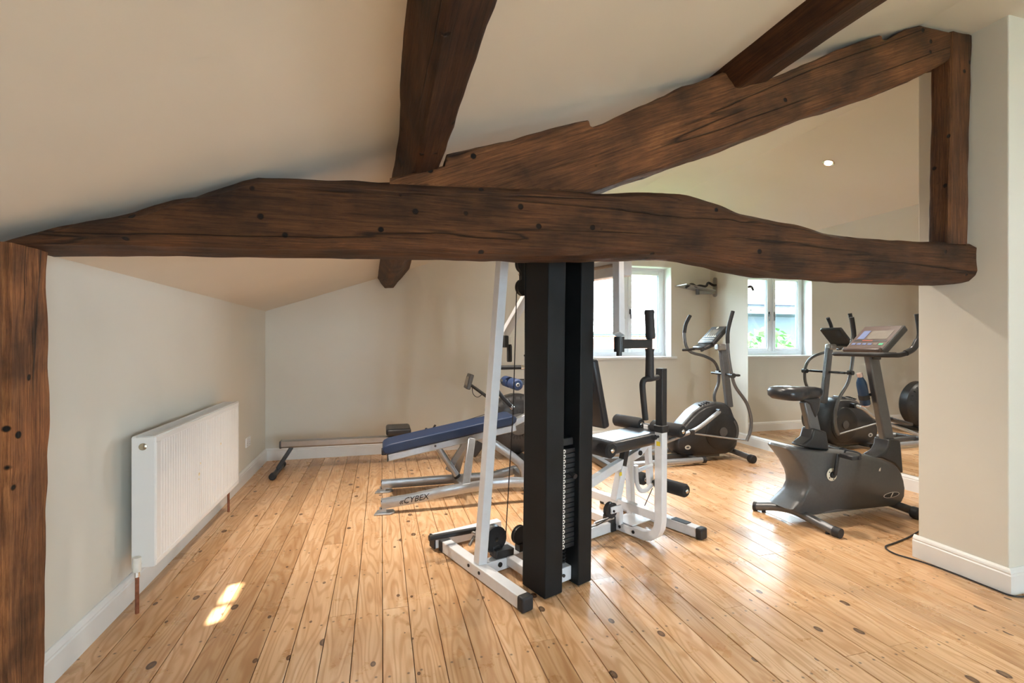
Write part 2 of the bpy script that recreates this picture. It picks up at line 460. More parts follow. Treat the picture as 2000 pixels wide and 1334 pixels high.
def text_mesh(name, s, size, mat, parent, mtx, shear=0.0, depth=0.0008, label=None):
    cu = bpy.data.curves.new(name, 'FONT'); cu.body = s; cu.size = size; cu.extrude = depth; cu.shear = shear
    cu.align_x = 'CENTER'; cu.align_y = 'CENTER'; cu.resolution_u = 2
    o = bpy.data.objects.new(name, cu); COL.objects.link(o)
    dg = bpy.context.evaluated_depsgraph_get(); me = bpy.data.meshes.new_from_object(o.evaluated_get(dg))
    COL.objects.unlink(o); bpy.data.objects.remove(o); bpy.data.curves.remove(cu)
    me.materials.clear(); me.materials.append(M[mat])
    r = bpy.data.objects.new(name, me); COL.objects.link(r); r.matrix_local = mtx
    if parent: r.parent = parent
    if label: r['label'] = label
    return r

# ------------------------------------------------------------------ room shell
WT = 0.28
def wall_box(mb, x0, x1, y0, y1, z0, z1): mb.box(((x0 + x1) / 2, (y0 + y1) / 2, (z0 + z1) / 2), (x1 - x0, y1 - y0, z1 - z0))

floor = tag(MB().box(((XL + XR) / 2, (YF + YB) / 2, -0.06), (XR - XL + 0.5, YB - YF + 0.5, 0.07)).build('floor', 'sub', smooth=False),
            'varnished pine board floor with dark knots and nail heads', 'floor', kind='structure')
# boards run away from the camera; each board is a part of the floor
PW = 0.1225
def plank_mesh(length):
    mb = MB(); w = PW / 2 - 0.0015; c = 0.0014
    L_ = length / 2 - 0.0008
    prof = [(-w, -0.022), (w, -0.022), (w, -c), (w - c, 0), (-w + c, 0), (-w, -c)]
    vs = [(x, -L_, z) for x, z in prof] + [(x, L_, z) for x, z in prof]
    k = 6
    fs = [tuple(range(k)), tuple(range(2 * k - 1, k - 1, -1))] + [(j, j + k, (j + 1) % k + k, (j + 1) % k) for j in range(k)]
    me = bpy.data.meshes.new('floor_board'); me.from_pydata(vs, [], fs)
    bm = bmesh.new(); bm.from_mesh(me); bmesh.ops.recalc_face_normals(bm, faces=bm.faces[:]); bm.to_mesh(me); bm.free()
    me.materials.append(M['pine']); return me
plank_cache = {}
x = XL + PW / 2
rnd = random.Random(11)
while x < XR + PW:
    cuts = [YF]
    y = YF + rnd.choice([1.29, 2.15, 3.01, 3.87, 2.58])
    while y < YB - 0.8:
        cuts.append(y); y += rnd.choice([2.58, 3.01, 3.44, 4.3])
    cuts.append(YB)
    for a, b_ in zip(cuts[:-1], cuts[1:]):
        key = round(b_ - a, 3)
        if key not in plank_cache: plank_cache[key] = plank_mesh(key)
        o = bpy.data.objects.new('floor_board', plank_cache[key]); COL.objects.link(o)
        o.parent = floor; o.location = (x, (a + b_) / 2, rnd.uniform(-0.0008, 0.0008))
    x += PW

# left wall
mb = MB(); wall_box(mb, XL - WT, XL, YF - WT, YB + WT, -0.05, ZE + 0.05)
struct(mb, 'wall_left', 'wall', 'low cream plastered eaves wall behind the radiator', 'wall', smooth=False)
# back wall with window opening
WX0, WX1, WZ0, WZ1 = 2.637, 3.837, 1.075, 2.324
def gable(mb, y0, y1, holes):
    """wall across the room under the roof line with rectangular holes (x0,x1,z0,z1)"""
    xs = sorted(set([XL - WT, XF, XF2, XR + WT] + [h for q in holes for h in q[:2]]))
    for xa, xb in zip(xs[:-1], xs[1:]):
        zs = [-0.05]
        for h in holes:
            if h[0] <= xa + 1e-6 and h[1] >= xb - 1e-6: zs += [h[2], h[3]]
        zs.append(None)
        for i in range(0, len(zs), 2):
            za, zb = zs[i], zs[i + 1]
            ta = [zb, zb] if zb is not None else [ceil_z(xa) + 0.05, ceil_z(xb) + 0.05]
            vs = [(xa, y0, za), (xb, y0, za), (xb, y0, ta[1]), (xa, y0, ta[0]), (xa, y1, za), (xb, y1, za), (xb, y1, ta[1]), (xa, y1, ta[0])]
            mb.add(vs, [(0, 1, 2, 3), (7, 6, 5, 4), (0, 4, 5, 1), (1, 5, 6, 2), (2, 6, 7, 3), (3, 7, 4, 0)])
mb = MB(); gable(mb, YB, YB + WT, [(WX0, WX1, WZ0, WZ1)])
struct(mb, 'wall_back', 'wall', 'cream plastered gable wall with the white casement window', 'wall', smooth=False)
# wall behind the camera, with glazed doors
RWX0, RWX1, RWZ0, RWZ1 = 1.0, 2.5, 0.30, 2.05
mb = MB(); gable(mb, YF - WT, YF, [(RWX0, RWX1, RWZ0, RWZ1)])
struct(mb, 'wall_front', 'wall', 'cream gable wall with wide glazing behind the camera', 'wall', smooth=False)
# right wall: solid by the mirror, window in front of the pier
SWY0, SWY1, SWZ0, SWZ1 = -2.2, -0.8, 0.9, 1.95
mb = MB()
wall_box(mb, XR, XR + WT, SWY1, YB + WT, -0.05, ZR + 0.05)
wall_box(mb, XR, XR + WT, YF - WT, SWY0, -0.05, ZR + 0.05)
wall_box(mb, XR, XR + WT, SWY0, SWY1, -0.05, SWZ0)
wall_box(mb, XR, XR + WT, SWY0, SWY1, SWZ1, ZR + 0.05)
struct(mb, 'wall_right', 'wall', 'cream plastered side wall that carries the large mirror', 'wall', smooth=False)
# pier
mb = MB(); vs = []
for y in (PY0, PY1):
    vs += [(PX0, y, -0.05), (XR, y, -0.05), (XR, y, ceil_z(XR) + 0.03), (XF2, y, ZF + 0.03), (PX0, y, ZF + 0.03)]
mb.add(vs, [(0, 1, 2, 3, 4), (9, 8, 7, 6, 5), (0, 5, 6, 1), (1, 6, 7, 2), (2, 7, 8, 3), (3, 8, 9, 4), (4, 9, 5, 0)])
struct(mb, 'wall_pier', 'wall', 'cream plastered chimney pier at the right of the truss', 'wall', bevel=0.006, smooth=False)
# ceiling: left slope with a small roof light, flat strip, right slope
SKX0, SKX1, SKY0, SKY1 = 0.12, 0.430, 0.05, 0.53
SK_SHIFT = None
TH = 0.10
def slab(mb, xa, xb, ya, yb):
    za, zb = ceil_z(xa + 1e-6), ceil_z(xb - 1e-6)
    vs = [(xa, ya, za), (xb, ya, zb), (xb, yb, zb), (xa, yb, za), (xa, ya, za + TH), (xb, ya, zb + TH), (xb, yb, zb + TH), (xa, yb, za + TH)]
    mb.add(vs, [(3, 2, 1, 0), (4, 5, 6, 7), (0, 1, 5, 4), (1, 2, 6, 5), (2, 3, 7, 6), (3, 0, 4, 7)])
mb = MB()
Y0_, Y1_ = YF - WT, YB + WT
slab(mb, XL - WT, SKX0, Y0_, Y1_); slab(mb, SKX0, SKX1, Y0_, SKY0); slab(mb, SKX0, SKX1, SKY1, Y1_); slab(mb, SKX1, XF, Y0_, Y1_)
slab(mb, XF, XF2, Y0_, Y1_); slab(mb, XF2, XR + WT, Y0_, Y1_)
struct(mb, 'ceiling', 'ceil', 'sloping warm white plaster ceiling between the purlins', 'ceiling', smooth=False)
# roof light frame with one bar
rl = tag(thing('window_4', 'small roof light in the slope above the camera', 'window'), kind='structure')
zc = ceil_z((SKX0 + SKX1) / 2)
rot = Matrix.Rotation(-math.atan(KS), 3, 'Y')
ym = (SKY0 + SKY1) / 2
MB().box(((SKX0 + SKX1) / 2, ym - 0.075, zc + TH - 0.01), (0.31, 0.020, 0.02), rot).build('glazing_bar', 'upvc', rl)
MB().box(((SKX0 + SKX1) / 2, ym, zc + TH + 0.012), (0.30, SKY1 - SKY0 + 0.06, 0.006), rot).build('pane', 'glass', rl)

# skirting boards
def skirting(name, p, q, nrm, label, m0=0, m1=0):
    """moulded board from p to q (floor points on the wall face); nrm = into the room"""
    mb = MB(); prof = [(0, 0), (0.020, 0), (0.020, 0.098), (0.016, 0.104), (0.018, 0.112), (0.013, 0.122), (0.006, 0.132), (0, 0.132)]
    p = Vector((*p, 0)); q = Vector((*q, 0)); n_ = Vector((*nrm, 0)); k = len(prof)
    dr_ = (q - p).normalized()
    vs = [p + n_ * a - dr_ * a * m0 + Vector((0, 0, z)) for a, z in prof] + [q + n_ * a + dr_ * a * m1 + Vector((0, 0, z)) for a, z in prof]
    mb.add(vs, [tuple(range(k)), tuple(range(2 * k - 1, k - 1, -1))] + [(j, j + k, (j + 1) % k + k, (j + 1) % k) for j in range(k)])
    return struct(mb, name, 'trim', label, 'skirting board', smooth=False)
skirting('baseboard_left', (XL, YF), (XL, YB), (1, 0), 'white moulded skirting board along the left wall under the radiator')
skirting('baseboard_back', (XL, YB), (XR, YB), (0, -1), 'white moulded skirting board along the back wall behind the rower')
skirting('baseboard_right', (XR, PY1), (XR, YB), (-1, 0), 'white moulded skirting board under the wall mirror')
skirting('baseboard_pier_side', (PX0, PY0), (PX0, PY1 + 0.02), (-1, 0), 'white moulded skirting board on the side of the pier', 1, 0)
skirting('baseboard_pier_front', (PX0, PY0), (XR, PY0), (0, -1), 'white moulded skirting board on the front of the pier', 1, 0)

# ------------------------------------------------------------------ windows
def casement(name, label, o, ux, width, z0, z1, n_panes, open_bar=True, cat='window'):
    """uPVC window: o = left bottom corner (x,y) of the opening on the glass line, ux = unit vector along the wall"""
    t = tag(thing(name, label, cat, (o[0], o[1], 0), math.atan2(ux[1], ux[0])), kind='structure')
    H = z1 - z0; fw = 0.055; zc_ = (z0 + z1) / 2
    fr = MB()
    for xx in (fw / 2, width - fw / 2): fr.box((xx, 0, zc_), (fw, 0.07, H))
    for zz in (z0 + fw / 2, z1 - fw / 2): fr.box((width / 2, 0, zz), (width - 2 * fw, 0.07, fw))
    fr.build('window_frame', 'upvc', t, bevel=0.004)
    pw = (width - 2 * fw) / n_panes
    for i in range(1, n_panes):
        MB().box((fw + pw * i, 0, zc_), (0.05, 0.066, H - 2 * fw)).build('mullion', 'upvc', t, bevel=0.004)
    for i in range(n_panes):
        xa = fw + pw * i + (0.025 if i else 0); xb = fw + pw * (i + 1) - (0.025 if i < n_panes - 1 else 0)
        za, zb = z0 + fw, z1 - fw; sw = 0.05
        s = MB()
        for xx in (xa + sw / 2, xb - sw / 2): s.box((xx, -0.018, (za + zb) / 2), (sw, 0.055, zb - za))
        for zz in (za + sw / 2, zb - sw / 2): s.box(((xa + xb) / 2, -0.018, zz), (xb - xa - 2 * sw, 0.055, sw))
        sash = s.build('sash', 'upvc', t, bevel=0.006)
        MB().box(((xa + xb) / 2, -0.008, (za + zb) / 2), (xb - xa - 2 * sw + 0.01, 0.006, zb - za - 2 * sw + 0.01)).build('pane', 'glass', sash)
        gk = MB()
        for xx in (xa + sw + 0.003, xb - sw - 0.003): gk.box((xx, -0.015, (za + zb) / 2), (0.006, 0.04, zb - za - 2 * sw))
        gk.build('gasket', 'gutter', sash)
        if open_bar:
            hx = xa + sw / 2 if i else xb - sw / 2
            h = MB().box((hx, -0.052, zc_), (0.022, 0.014, 0.07)).bar((hx, -0.062, zc_), (hx + 0.008, -0.062, zc_ - 0.10), 0.014, 0.012)
            h.build('handle', 'darkplastic' if i else 'alu', sash, bevel=0.003)
    return t
casement('window_1', 'white casement window in the back wall overlooking a tiled roof', (WX0, YB + 0.20), (1, 0), WX1 - WX0, WZ0 + 0.02, WZ1, 2)
# plaster reveals painted white, and sill
rv = MB()
for xx in (WX0 + 0.006, WX1 - 0.006): rv.box((xx, YB + 0.083, (WZ0 + WZ1) / 2), (0.012, 0.166, WZ1 - WZ0))
rv.box(((WX0 + WX1) / 2, YB + 0.083, WZ1 - 0.006), (WX1 - WX0, 0.166, 0.012))
struct(rv, 'trim_1', 'trim', 'white painted reveal around the back window', 'window reveal', smooth=False)
struct(MB().box(((WX0 + WX1) / 2 + 0.0, YB + 0.06, WZ0 + 0.004), (WX1 - WX0 + 0.12, 0.21, 0.03)), 'trim_2', 'trim', 'white painted sill board below the back window', 'window sill', bevel=0.006)
casement('window_2', 'wide glazed doors in the wall behind the camera', (RWX0, YF - 0.12), (1, 0), RWX1 - RWX0, RWZ0, RWZ1, 3, False)
casement('window_3', 'wide side window in the right wall in front of the pier', (XR + 0.12, SWY0), (0, 1), SWY1 - SWY0, SWZ0, SWZ1, 3, False)
portal('portal_back', ((WX0 + WX1) / 2, YB + 0.27, (WZ0 + WZ1) / 2), (R(-90), 0, 0), WX1 - WX0, WZ1 - WZ0)
portal('portal_front', ((RWX0 + RWX1) / 2, YF - 0.27, (RWZ0 + RWZ1) / 2), (R(90), 0, 0), RWX1 - RWX0, RWZ1 - RWZ0)
portal('portal_side', (XR + 0.27, (SWY0 + SWY1) / 2, (SWZ0 + SWZ1) / 2), (R(90), 0, R(90)), SWY1 - SWY0, SWZ1 - SWZ0)

# ------------------------------------------------------------------ oak truss
def lin(tab, t):
    if t <= tab[0][0]: return tab[0][1]
    for (a, va), (b, vb) in zip(tab[:-1], tab[1:]):
        if t <= b: return va + (vb - va) * (t - a) / max(1e-6, b - a)
    return tab[-1][1]

def timber(name, mat, fn, t0, t1, u0, u1, v0, v1, label, cat='beam', step=0.03, round_=0.018, rough=0.006, extra=(), parent=None, frame=None, wane=0.0, seed=0.0):
    """hewn timber: stations t along its length, section [u0(t),u1(t)] x [v0(t),v1(t)], mapped to the room by fn(t,u,v)"""
    ts = set([t0, t1]); k = int((t1 - t0) / step)
    for i in range(1, k): ts.add(t0 + (t1 - t0) * i / k)
    for e in extra: ts.add(e)
    ts = sorted(ts); ring = []; nn = 6
    V = []; 
    for t in ts:
        a, b, c, d = (lin(q, t) if isinstance(q, (list, tuple)) else q for q in (u0, u1, v0, v1))
        if b - a < 0.004: b = a + 0.004
        r = min(round_, (b - a) * 0.3, (d - c) * 0.3)
        pts = []
        # four sides, corners cut with a radius; nn points per side
        side = [((a + r, c), (b - r, c)), ((b, c + r), (b, d - r)), ((b - r, d), (a + r, d)), ((a, d - r), (a, c + r))]
        for (p, q) in side:
            for j in range(nn):
                f = j / (nn - 1); pts.append((p[0] + (q[0] - p[0]) * f, p[1] + (q[1] - p[1]) * f))
        cu, cv = (a + b) / 2, (c + d) / 2
        for (u, v) in pts:
            P_ = Vector((t * 2.2 + seed, u * 13, v * 13))
            n1 = noise.noise(P_) * rough * 1.4 + noise.noise(Vector((t * 9 + seed, u * 40, v * 40))) * rough * 0.7
            du, dv = (u - cu), (v - cv); L_ = math.hypot(du, dv) or 1
            V.append(fn(t, u + du / L_ * n1, v + dv / L_ * n1))
    K = nn * 4
    F = [(i * K + j, i * K + (j + 1) % K, (i + 1) * K + (j + 1) % K, (i + 1) * K + j) for i in range(len(ts) - 1) for j in range(K)]
    F.append(tuple(range(K))[::-1]); F.append(tuple((len(ts) - 1) * K + j for j in range(K)))
    mb = MB()
    if frame is not None:
        inv = frame.inverted(); V = [inv @ Vector(v) for v in V]
    mb.add(V, F)
    o = mb.build(name, mat, parent, angle=50)
    if frame is not None: o.matrix_world = frame
    if label: tag(o, label, cat)
    return o
TY = 1.83      # front face of the truss
tie_top = [(-1.13, 1.60), (-1.107, 1.617), (-1.003, 1.656), (-0.868, 1.708), (-0.726, 1.76), (-0.577, 1.818), (-0.499, 1.848), (-0.42, 1.878), (-0.255, 1.888), (0.028, 1.90),
           (0.296, 1.908), (0.502, 1.916), (0.869, 1.935), (1.073, 1.95), (1.198, 1.956), (1.33, 1.95), (1.461, 1.936), (1.599, 1.909), (1.743, 1.879), (1.921, 1.862),
           (2.044, 1.848), (2.235, 1.824), (2.436, 1.821), (2.79, 1.833), (3.14, 1.838)]
tie_bot = [(-1.22, 1.598), (-0.825, 1.618), (-0.478, 1.624), (-0.092, 1.641), (0.337, 1.647), (0.692, 1.658), (1.081, 1.68), (1.3, 1.692), (1.40, 1.685), (1.56, 1.668),
           (1.70, 1.645), (1.85, 1.628), (2.10, 1.622), (2.323, 1.622), (2.691, 1.628), (3.14, 1.628)]
timber('tie_beam', 'oak_x', lambda t, u, v: (t, v, u), -1.13, 3.128, tie_bot, tie_top, TY, TY + 0.25, 'long wavy oak tie beam spanning the room from post to pier', round_=0.03, rough=0.009,
       extra=[q[0] for q in tie_top[1:-1]])
# tie beam tail resting on the post; post against the left wall
timber('oak_post', 'oak_z', lambda t, u, v: (u, v, t), 0.0, 1.605, XL + 0.002, [(0, -1.112), (0.6, -1.106), (1.1, -1.100), (1.6, -1.097)], TY - 0.02, TY + 0.175,
       'broad weathered oak post against the left wall', cat='post', step=0.03, rough=0.008, round_=0.014, seed=4.2)
# principal rafter
rs_ang = math.atan2(2.73 - 1.93, 2.8 - 0.85)
fr_raf = Matrix.Translation((0.85, TY + 0.02, 1.93)) @ Matrix.Rotation(-rs_ang, 4, 'Y')
raf_top = [(0.03, 1.915), (0.236, 1.985), (0.245, 2.027), (0.507, 2.119), (0.843, 2.239), (0.85, 2.214), (0.866, 2.210), (0.914, 2.234), (0.998, 2.28), (1.263, 2.421), (1.56, 2.560), (1.575, 2.515),
           (1.762, 2.545), (1.80, 2.560), (1.942, 2.627), (2.194, 2.757), (2.470, 2.880), (2.478, 2.862), (2.514, 2.860), (2.638, 2.930), (2.746, 2.968), (2.971, 2.975), (3.115, 2.975)]
raf_bot = [(0.03, 1.890), (0.80, 1.925), (0.878, 1.944), (1.211, 2.074), (1.617, 2.239), (2.066, 2.433), (2.567, 2.629), (2.858, 2.761), (2.971, 2.825), (3.115, 2.86)]
timber('principal_rafter', 'oak_r', lambda t, u, v: (t, v, u), 0.03, 3.115, raf_bot, raf_top, TY + 0.02, TY + 0.17, 'notched oak rafter rising from the tie beam to the pier top',
       extra=[q[0] for q in raf_top[1:-1]], frame=fr_raf, seed=9.1, rough=0.005, round_=0.012)
timber('king_post', 'oak_k', lambda t, u, v: (u, v, t), 1.826, 2.97, [(1.83, 2.935), (2.4, 2.95), (2.97, 2.957)], [(1.83, 3.072), (2.4, 3.098), (2.97, 3.116)], TY + 0.012, TY + 0.115,
       'short upright oak post between rafter and tie beam beside the pier', cat='post', seed=2.2, rough=0.005, round_=0.01)
# purlins run along the room under the slope
def purlin(name, label, lt, lb, rb, rt, y0, y1, seed):
    """section corners as tables of (y,(x,z)): left top, left bottom, right bottom, right top"""
    n = int((y1 - y0) / 0.06); V = []; K = 24
    for i in range(n + 1):
        y = y0 + (y1 - y0) * i / n; cs = []
        for tb in (lt, lb, rb, rt):
            cs.append(Vector((lin([(a, p[0]) for a, p in tb], y), lin([(a, p[1]) for a, p in tb], y))))
        c = sum(cs, Vector((0, 0))) / 4
        for e in range(4):
            p, q = cs[e], cs[(e + 1) % 4]
            for j in range(6):
                f = 0.06 + 0.88 * j / 5; w = p + (q - p) * f
                d = (w - c).normalized(); nz = noise.noise(Vector((w.x * 12 + seed, y * 2.2, w.y * 12))) * 0.010 + noise.noise(Vector((w.x * 35 + seed, y * 8, w.y * 35))) * 0.005
                w = w + d * nz; V.append((w.x, y, w.y))
    F = [(i * K + j, i * K + (j + 1) % K, (i + 1) * K + (j + 1) % K, (i + 1) * K + j) for i in range(n) for j in range(K)]
    F.append(tuple(range(K))[::-1]); F.append(tuple(n * K + j for j in range(K)))
    return tag(MB().add(V, F).build(name, 'oak_y', angle=50), label, 'beam')
purlin('purlin', 'dark oak purlin above the middle of the tie beam', [(-0.5, (0.045, 2.075)), (1.9, (0.05, 2.075)), (5.7, (-0.05, 2.04))], [(-0.5, (0.105, 1.955)), (1.9, (0.13, 1.945)), (5.7, (0.04, 1.915))],
       [(-0.5, (0.215, 1.985)), (1.0, (0.225, 1.985)), (1.9, (0.215, 1.965)), (5.7, (0.14, 1.935))], [(-0.5, (0.24, 2.15)), (1.9, (0.245, 2.14)), (5.7, (0.33, 2.17))], YF, YB + 0.02, 1.0)
purlin('purlin', 'dark oak purlin at the upper right, seated in the rafter', [(0, (1.49, 2.575)), (5.7, (1.48, 2.57))], [(0, (1.585, 2.475)), (5.7, (1.57, 2.46))],
       [(0, (1.765, 2.535)), (5.7, (1.75, 2.52))], [(0, (1.71, 2.66)), (5.7, (1.70, 2.65))], YF, 2.02, 5.0)

# ------------------------------------------------------------------ mirror, radiator, fittings
mr = thing('wall_mirror', 'tall frameless wall mirror reflecting the elliptical trainer', 'mirror', (XR, 3.6, 0.14))
MB().box((-0.004, 0, 0.99), (0.006, 2.78, 1.98)).build('mirror_glass', 'mirror', mr, smooth=False)
for yy in (1.35, -1.2):
    for zz in (0.02, 1.55):
        MB().box((-0.009, yy, zz), (0.008, 0.03, 0.02)).build('clip', 'alu', mr, bevel=0.002)
for z_ in (0.5,):
    pass

ra = thing('radiator', 'white double panel radiator below the eaves wall with copper pipes', 'radiator', (-1.115, 3.4, 0.0))
RY = 0.70; Z0r, Z1r = 0.205, 0.836
# front panel: vertical ribs between smooth borders
prof = []; nrib = 42
rib = MB(); pts = []
yy = -RY + 0.02
pts.append((0.046, -RY)); pts.append((0.055, -RY + 0.008)); pts.append((0.055, -RY + 0.03))
for i in range(nrib):
    y_ = -RY + 0.035 + (2 * RY - 0.07) * i / nrib; d_ = (2 * RY - 0.07) / nrib
    pts += [(0.055, y_ + d_ * 0.15), (0.0530, y_ + d_ * 0.3), (0.0530, y_ + d_ * 0.7), (0.055, y_ + d_ * 0.85)]
pts += [(0.055, RY - 0.03), (0.055, RY - 0.008), (0.046, RY), (0.040, RY), (0.040, -RY)]
rib.prism(pts, lambda a, b: (a, b, Z0r + 0.03), lambda a, b: (a, b, Z1r - 0.03))
front = rib.build('front_panel', 'rad', ra, smooth=False)
for yy, zz, rr_ in ((-0.13, 0.50, 0.010), (-0.11, 0.56, 0.006), (0.27, 0.60, 0.008), (-0.135, 0.47, 0.005)):
    MB().lathe([(0, rr_), (0.0012, rr_ * 0.8)], (0.0546, yy, zz), (1, 0, 0), 10).build('rust_spot', 'rust', front)
MB().box((0.0465, 0, Z1r - 0.016), (0.017, 2 * RY, 0.030)).box((0.0465, 0, Z0r + 0.016), (0.017, 2 * RY, 0.030)).build('panel_border', 'rad', front, bevel=0.004)
MB().box((-0.035, 0, (Z0r + Z1r) / 2), (0.012, 2 * RY, Z1r - Z0r)).build('rear_panel', 'rad', ra, bevel=0.003)
for s_ in (-1, 1):
    MB().box((0.003, s_ * (RY + 0.003), (Z0r + Z1r) / 2), (0.098, 0.008, Z1r - Z0r)).build('side_panel', 'rad', ra, bevel=0.003)
gr = MB()
gr.box((0.043, 0, Z1r + 0.001), (0.016, 2 * RY, 0.006)).box((-0.037, 0, Z1r + 0.001), (0.016, 2 * RY, 0.006))
gri = gr.build('top_grille', 'rad', ra)
for i in range(70):
    yv = -RY + 0.01 + (2 * RY - 0.02) * i / 69
    MB().box((0.003, yv, Z1r), (0.066, 0.007, 0.005)).build('grille_bar', 'rad', gri, smooth=False)
MB().lathe([(0, 0.017), (0.004, 0.017), (0.006, 0.013), (0.008, 0.006)], (0.003, -RY - 0.007, Z1r - 0.045), (0, -1, 0), 20).build('blanking_plug', 'brass', ra)
for s_, yy in ((-1, -RY - 0.03), (1, RY - 0.02)):
    v = MB().cyl((-0.012, yy, Z0r - 0.005), (-0.012, yy, Z0r + 0.062), 0.017, 16)
    vo = v.build('valve', 'label', ra)
    MB().cyl((-0.012, yy, Z0r + 0.022), (-0.012, yy + 0.045 * (1 if s_ < 0 else -1), Z0r + 0.022), 0.011, 12).cyl((-0.012, yy, Z0r - 0.03), (-0.012, yy, Z0r - 0.005), 0.012, 8).build('valve_union', 'chrome', vo)
    MB().cyl((-0.012, yy, 0.0), (-0.012, yy, Z0r - 0.025), 0.0085, 12).build('pipe', 'copper', ra)
for yy in (-0.5, 0.5):
    MB().box((-0.071, yy, 0.5), (0.062, 0.03, 0.45)).build('wall_bracket', 'rad', ra)

so = thing('wall_socket', 'white double wall socket beyond the radiator', 'socket', (XL, 4.99, 0.353))
MB().box((0.006, 0, 0), (0.012, 0.148, 0.088)).build('face_plate', 'upvc', so, bevel=0.004)
for yy in (-0.04, 0.04):
    MB().box((0.0135, yy, 0.022), (0.005, 0.014, 0.018)).build('switch', 'upvc', so, bevel=0.002)
    MB().box((0.0122, yy, -0.005), (0.001, 0.004, 0.009)).box((0.0122, yy - 0.011, -0.024), (0.001, 0.007, 0.004)).box((0.0122, yy + 0.011, -0.024), (0.001, 0.007, 0.004)).build('pin_slots', 'ink', so)

tvb = thing('wall_bracket_shelf', 'grey swivel wall bracket with small tray near the corner', 'bracket', (XR, 5.60, 2.05))
pl = []
for i in range(13): a = math.pi * i / 12; pl.append((0.035 * math.cos(a), 0.10 + 0.035 * math.sin(a)))
for i in range(13): a = math.pi + math.pi * i / 12; pl.append((0.035 * math.cos(a), -0.10 + 0.035 * math.sin(a)))
MB().prism(pl, lambda a, b: (-0.022, a, b), lambda a, b: (0.0, a, b)).build('wall_plate', 'alu', tvb, bevel=0.004)
MB().bar((-0.01, 0, -0.075), (-0.30, 0.0, -0.08), 0.035, 0.05).build('arm', 'alu', tvb, bevel=0.006)
MB().cyl((-0.29, 0, -0.11), (-0.29, 0, -0.035), 0.026, 16).build('pivot', 'grey', tvb)
tr = MB().box((-0.34, 0, -0.026), (0.46, 0.30, 0.012), Matrix.Rotation(R(9), 3, 'Y')).build('tray', 'alu', tvb, bevel=0.003)
MB().tube([(-0.55, -0.1, -0.035), (-0.48, -0.13, 0.012), (-0.40, -0.12, -0.015), (-0.33, -0.1, 0.0), (-0.25, -0.12, -0.008), (-0.18, -0.08, 0.045), (-0.12, -0.1, 0.012), (-0.04, -0.05, 0.02)], 0.016, 8, curve=5).build('strap', 'rubber', tvb)

# recessed ceiling lights: the lit one in view, plus unseen ones added to fill the back
def downlight(x, y, label):
    z = ceil_z(x); k = (ZR - ZF) / (XR - XF2) if x > XF2 else (KS if x < XF else 0)
    t = thing('ceiling_downlight', label, 'ceiling light', (x, y, z), 0, None)
    nrm = Vector((k, 0, -1)).normalized()
    t.rotation_euler = nrm.to_track_quat('-Z', 'Y').to_euler()
    MB().lathe([(0.0, 0.045), (-0.004, 0.045), (-0.006, 0.040), (-0.003, 0.033), (0.02, 0.028)], (0, 0, 0), (0, 0, 1), 28).build('trim_ring', 'brass', t)
    MB().lathe([(-0.0035, 0.0), (-0.0035, 0.027), (0.01, 0.027)], (0, 0, 0), (0, 0, 1), 24).build('lens', 'lamp', t)
    d = bpy.data.lights.new('downlight_beam', 'SPOT'); d.energy = 55; d.spot_size = R(120); d.spot_blend = 0.9; d.shadow_soft_size = 0.04; d.color = (1.0, 0.90, 0.78)
    s_ = bpy.data.objects.new('downlight_beam', d); COL.objects.link(s_); s_.parent = t; s_.location = (0, 0, -0.02)
    return t
downlight(3.673, 3.2, 'lit recessed ceiling spotlight seen between rafter and tie beam')
downlight(0.95, 3.5, 'added recessed fill light hidden above the middle of the tie beam')
downlight(-0.25, 3.7, 'added recessed fill light hidden above the left part of the tie beam')
downlight(2.2, 3.3, 'added recessed fill light hidden behind the principal rafter')

# ------------------------------------------------------------------ multi gym
GA = R(20.9)
gym = thing('multi_gym', 'white and black multi gym with weight stack tower under the tie beam', 'multi gym', (0.598, 2.591, 0), GA)
g = gym
SQ = [(-0.03, -0.032), (0.03, -0.032), (0.03, 0.032), (-0.03, 0.032)]
MB().bar((-0.04, 0.03, 0.038), (1.35, 0.03, 0.038), 0.06, 0.065).build('base_rail', 'white', g, bevel=0.004)
def cross_foot(a, b0, b1, near_pad=False):
    f = MB().bar((a, b0, 0.038), (a, b1, 0.038), 0.062, 0.065).build('cross_foot', 'white', g, bevel=0.004)
    for b_, s_ in ((b0, -1), (b1, 1)):
        MB().box((a, b_ + s_ * 0.012, 0.037), (0.070, 0.05, 0.074)).build('end_cap', 'rubber', f, bevel=0.012, seg=3)
    if near_pad: MB().box((a, b0 + 0.14, 0.0725), (0.056, 0.12, 0.004)).build('grip_pad', 'rubber', f)
    return f
cf = cross_foot(-0.07, -0.375, 0.41)
cross_foot(1.38, -0.40, 0.43, True)
for b_ in (-0.02, 0.09): MB().cyl((-0.105, b_, 0.045), (-0.10, b_, 0.045), 0.009, 10).build('bolt', 'ink', cf)
up = MB().bar((-0.062, 0.03, 0.07), (0.115, 0.03, 2.08), 0.055, 0.055, up=(0, 1, 0)).build('rear_upright', 'white', g, bevel=0.003)
for a_, r_ in ((0.05, 0.014), (0.125, 0.016), (0.165, 0.011)): MB().cyl((a_, -0.006, 0.042), (a_, 0.0, 0.042), r_, 12).build('bolt', 'ink', g)
# main mast and top boom (mostly behind the tower and the tie beam)
MB().bar((0.62, 0.03, 0.07), (0.62, 0.03, 2.08), 0.06, 0.06, up=(0, 1, 0)).build('main_mast', 'white', g, bevel=0.003)
MB().bar((0.07, 0.03, 2.055), (0.75, 0.03, 2.055), 0.06, 0.06).build('top_boom', 'white', g, bevel=0.003)
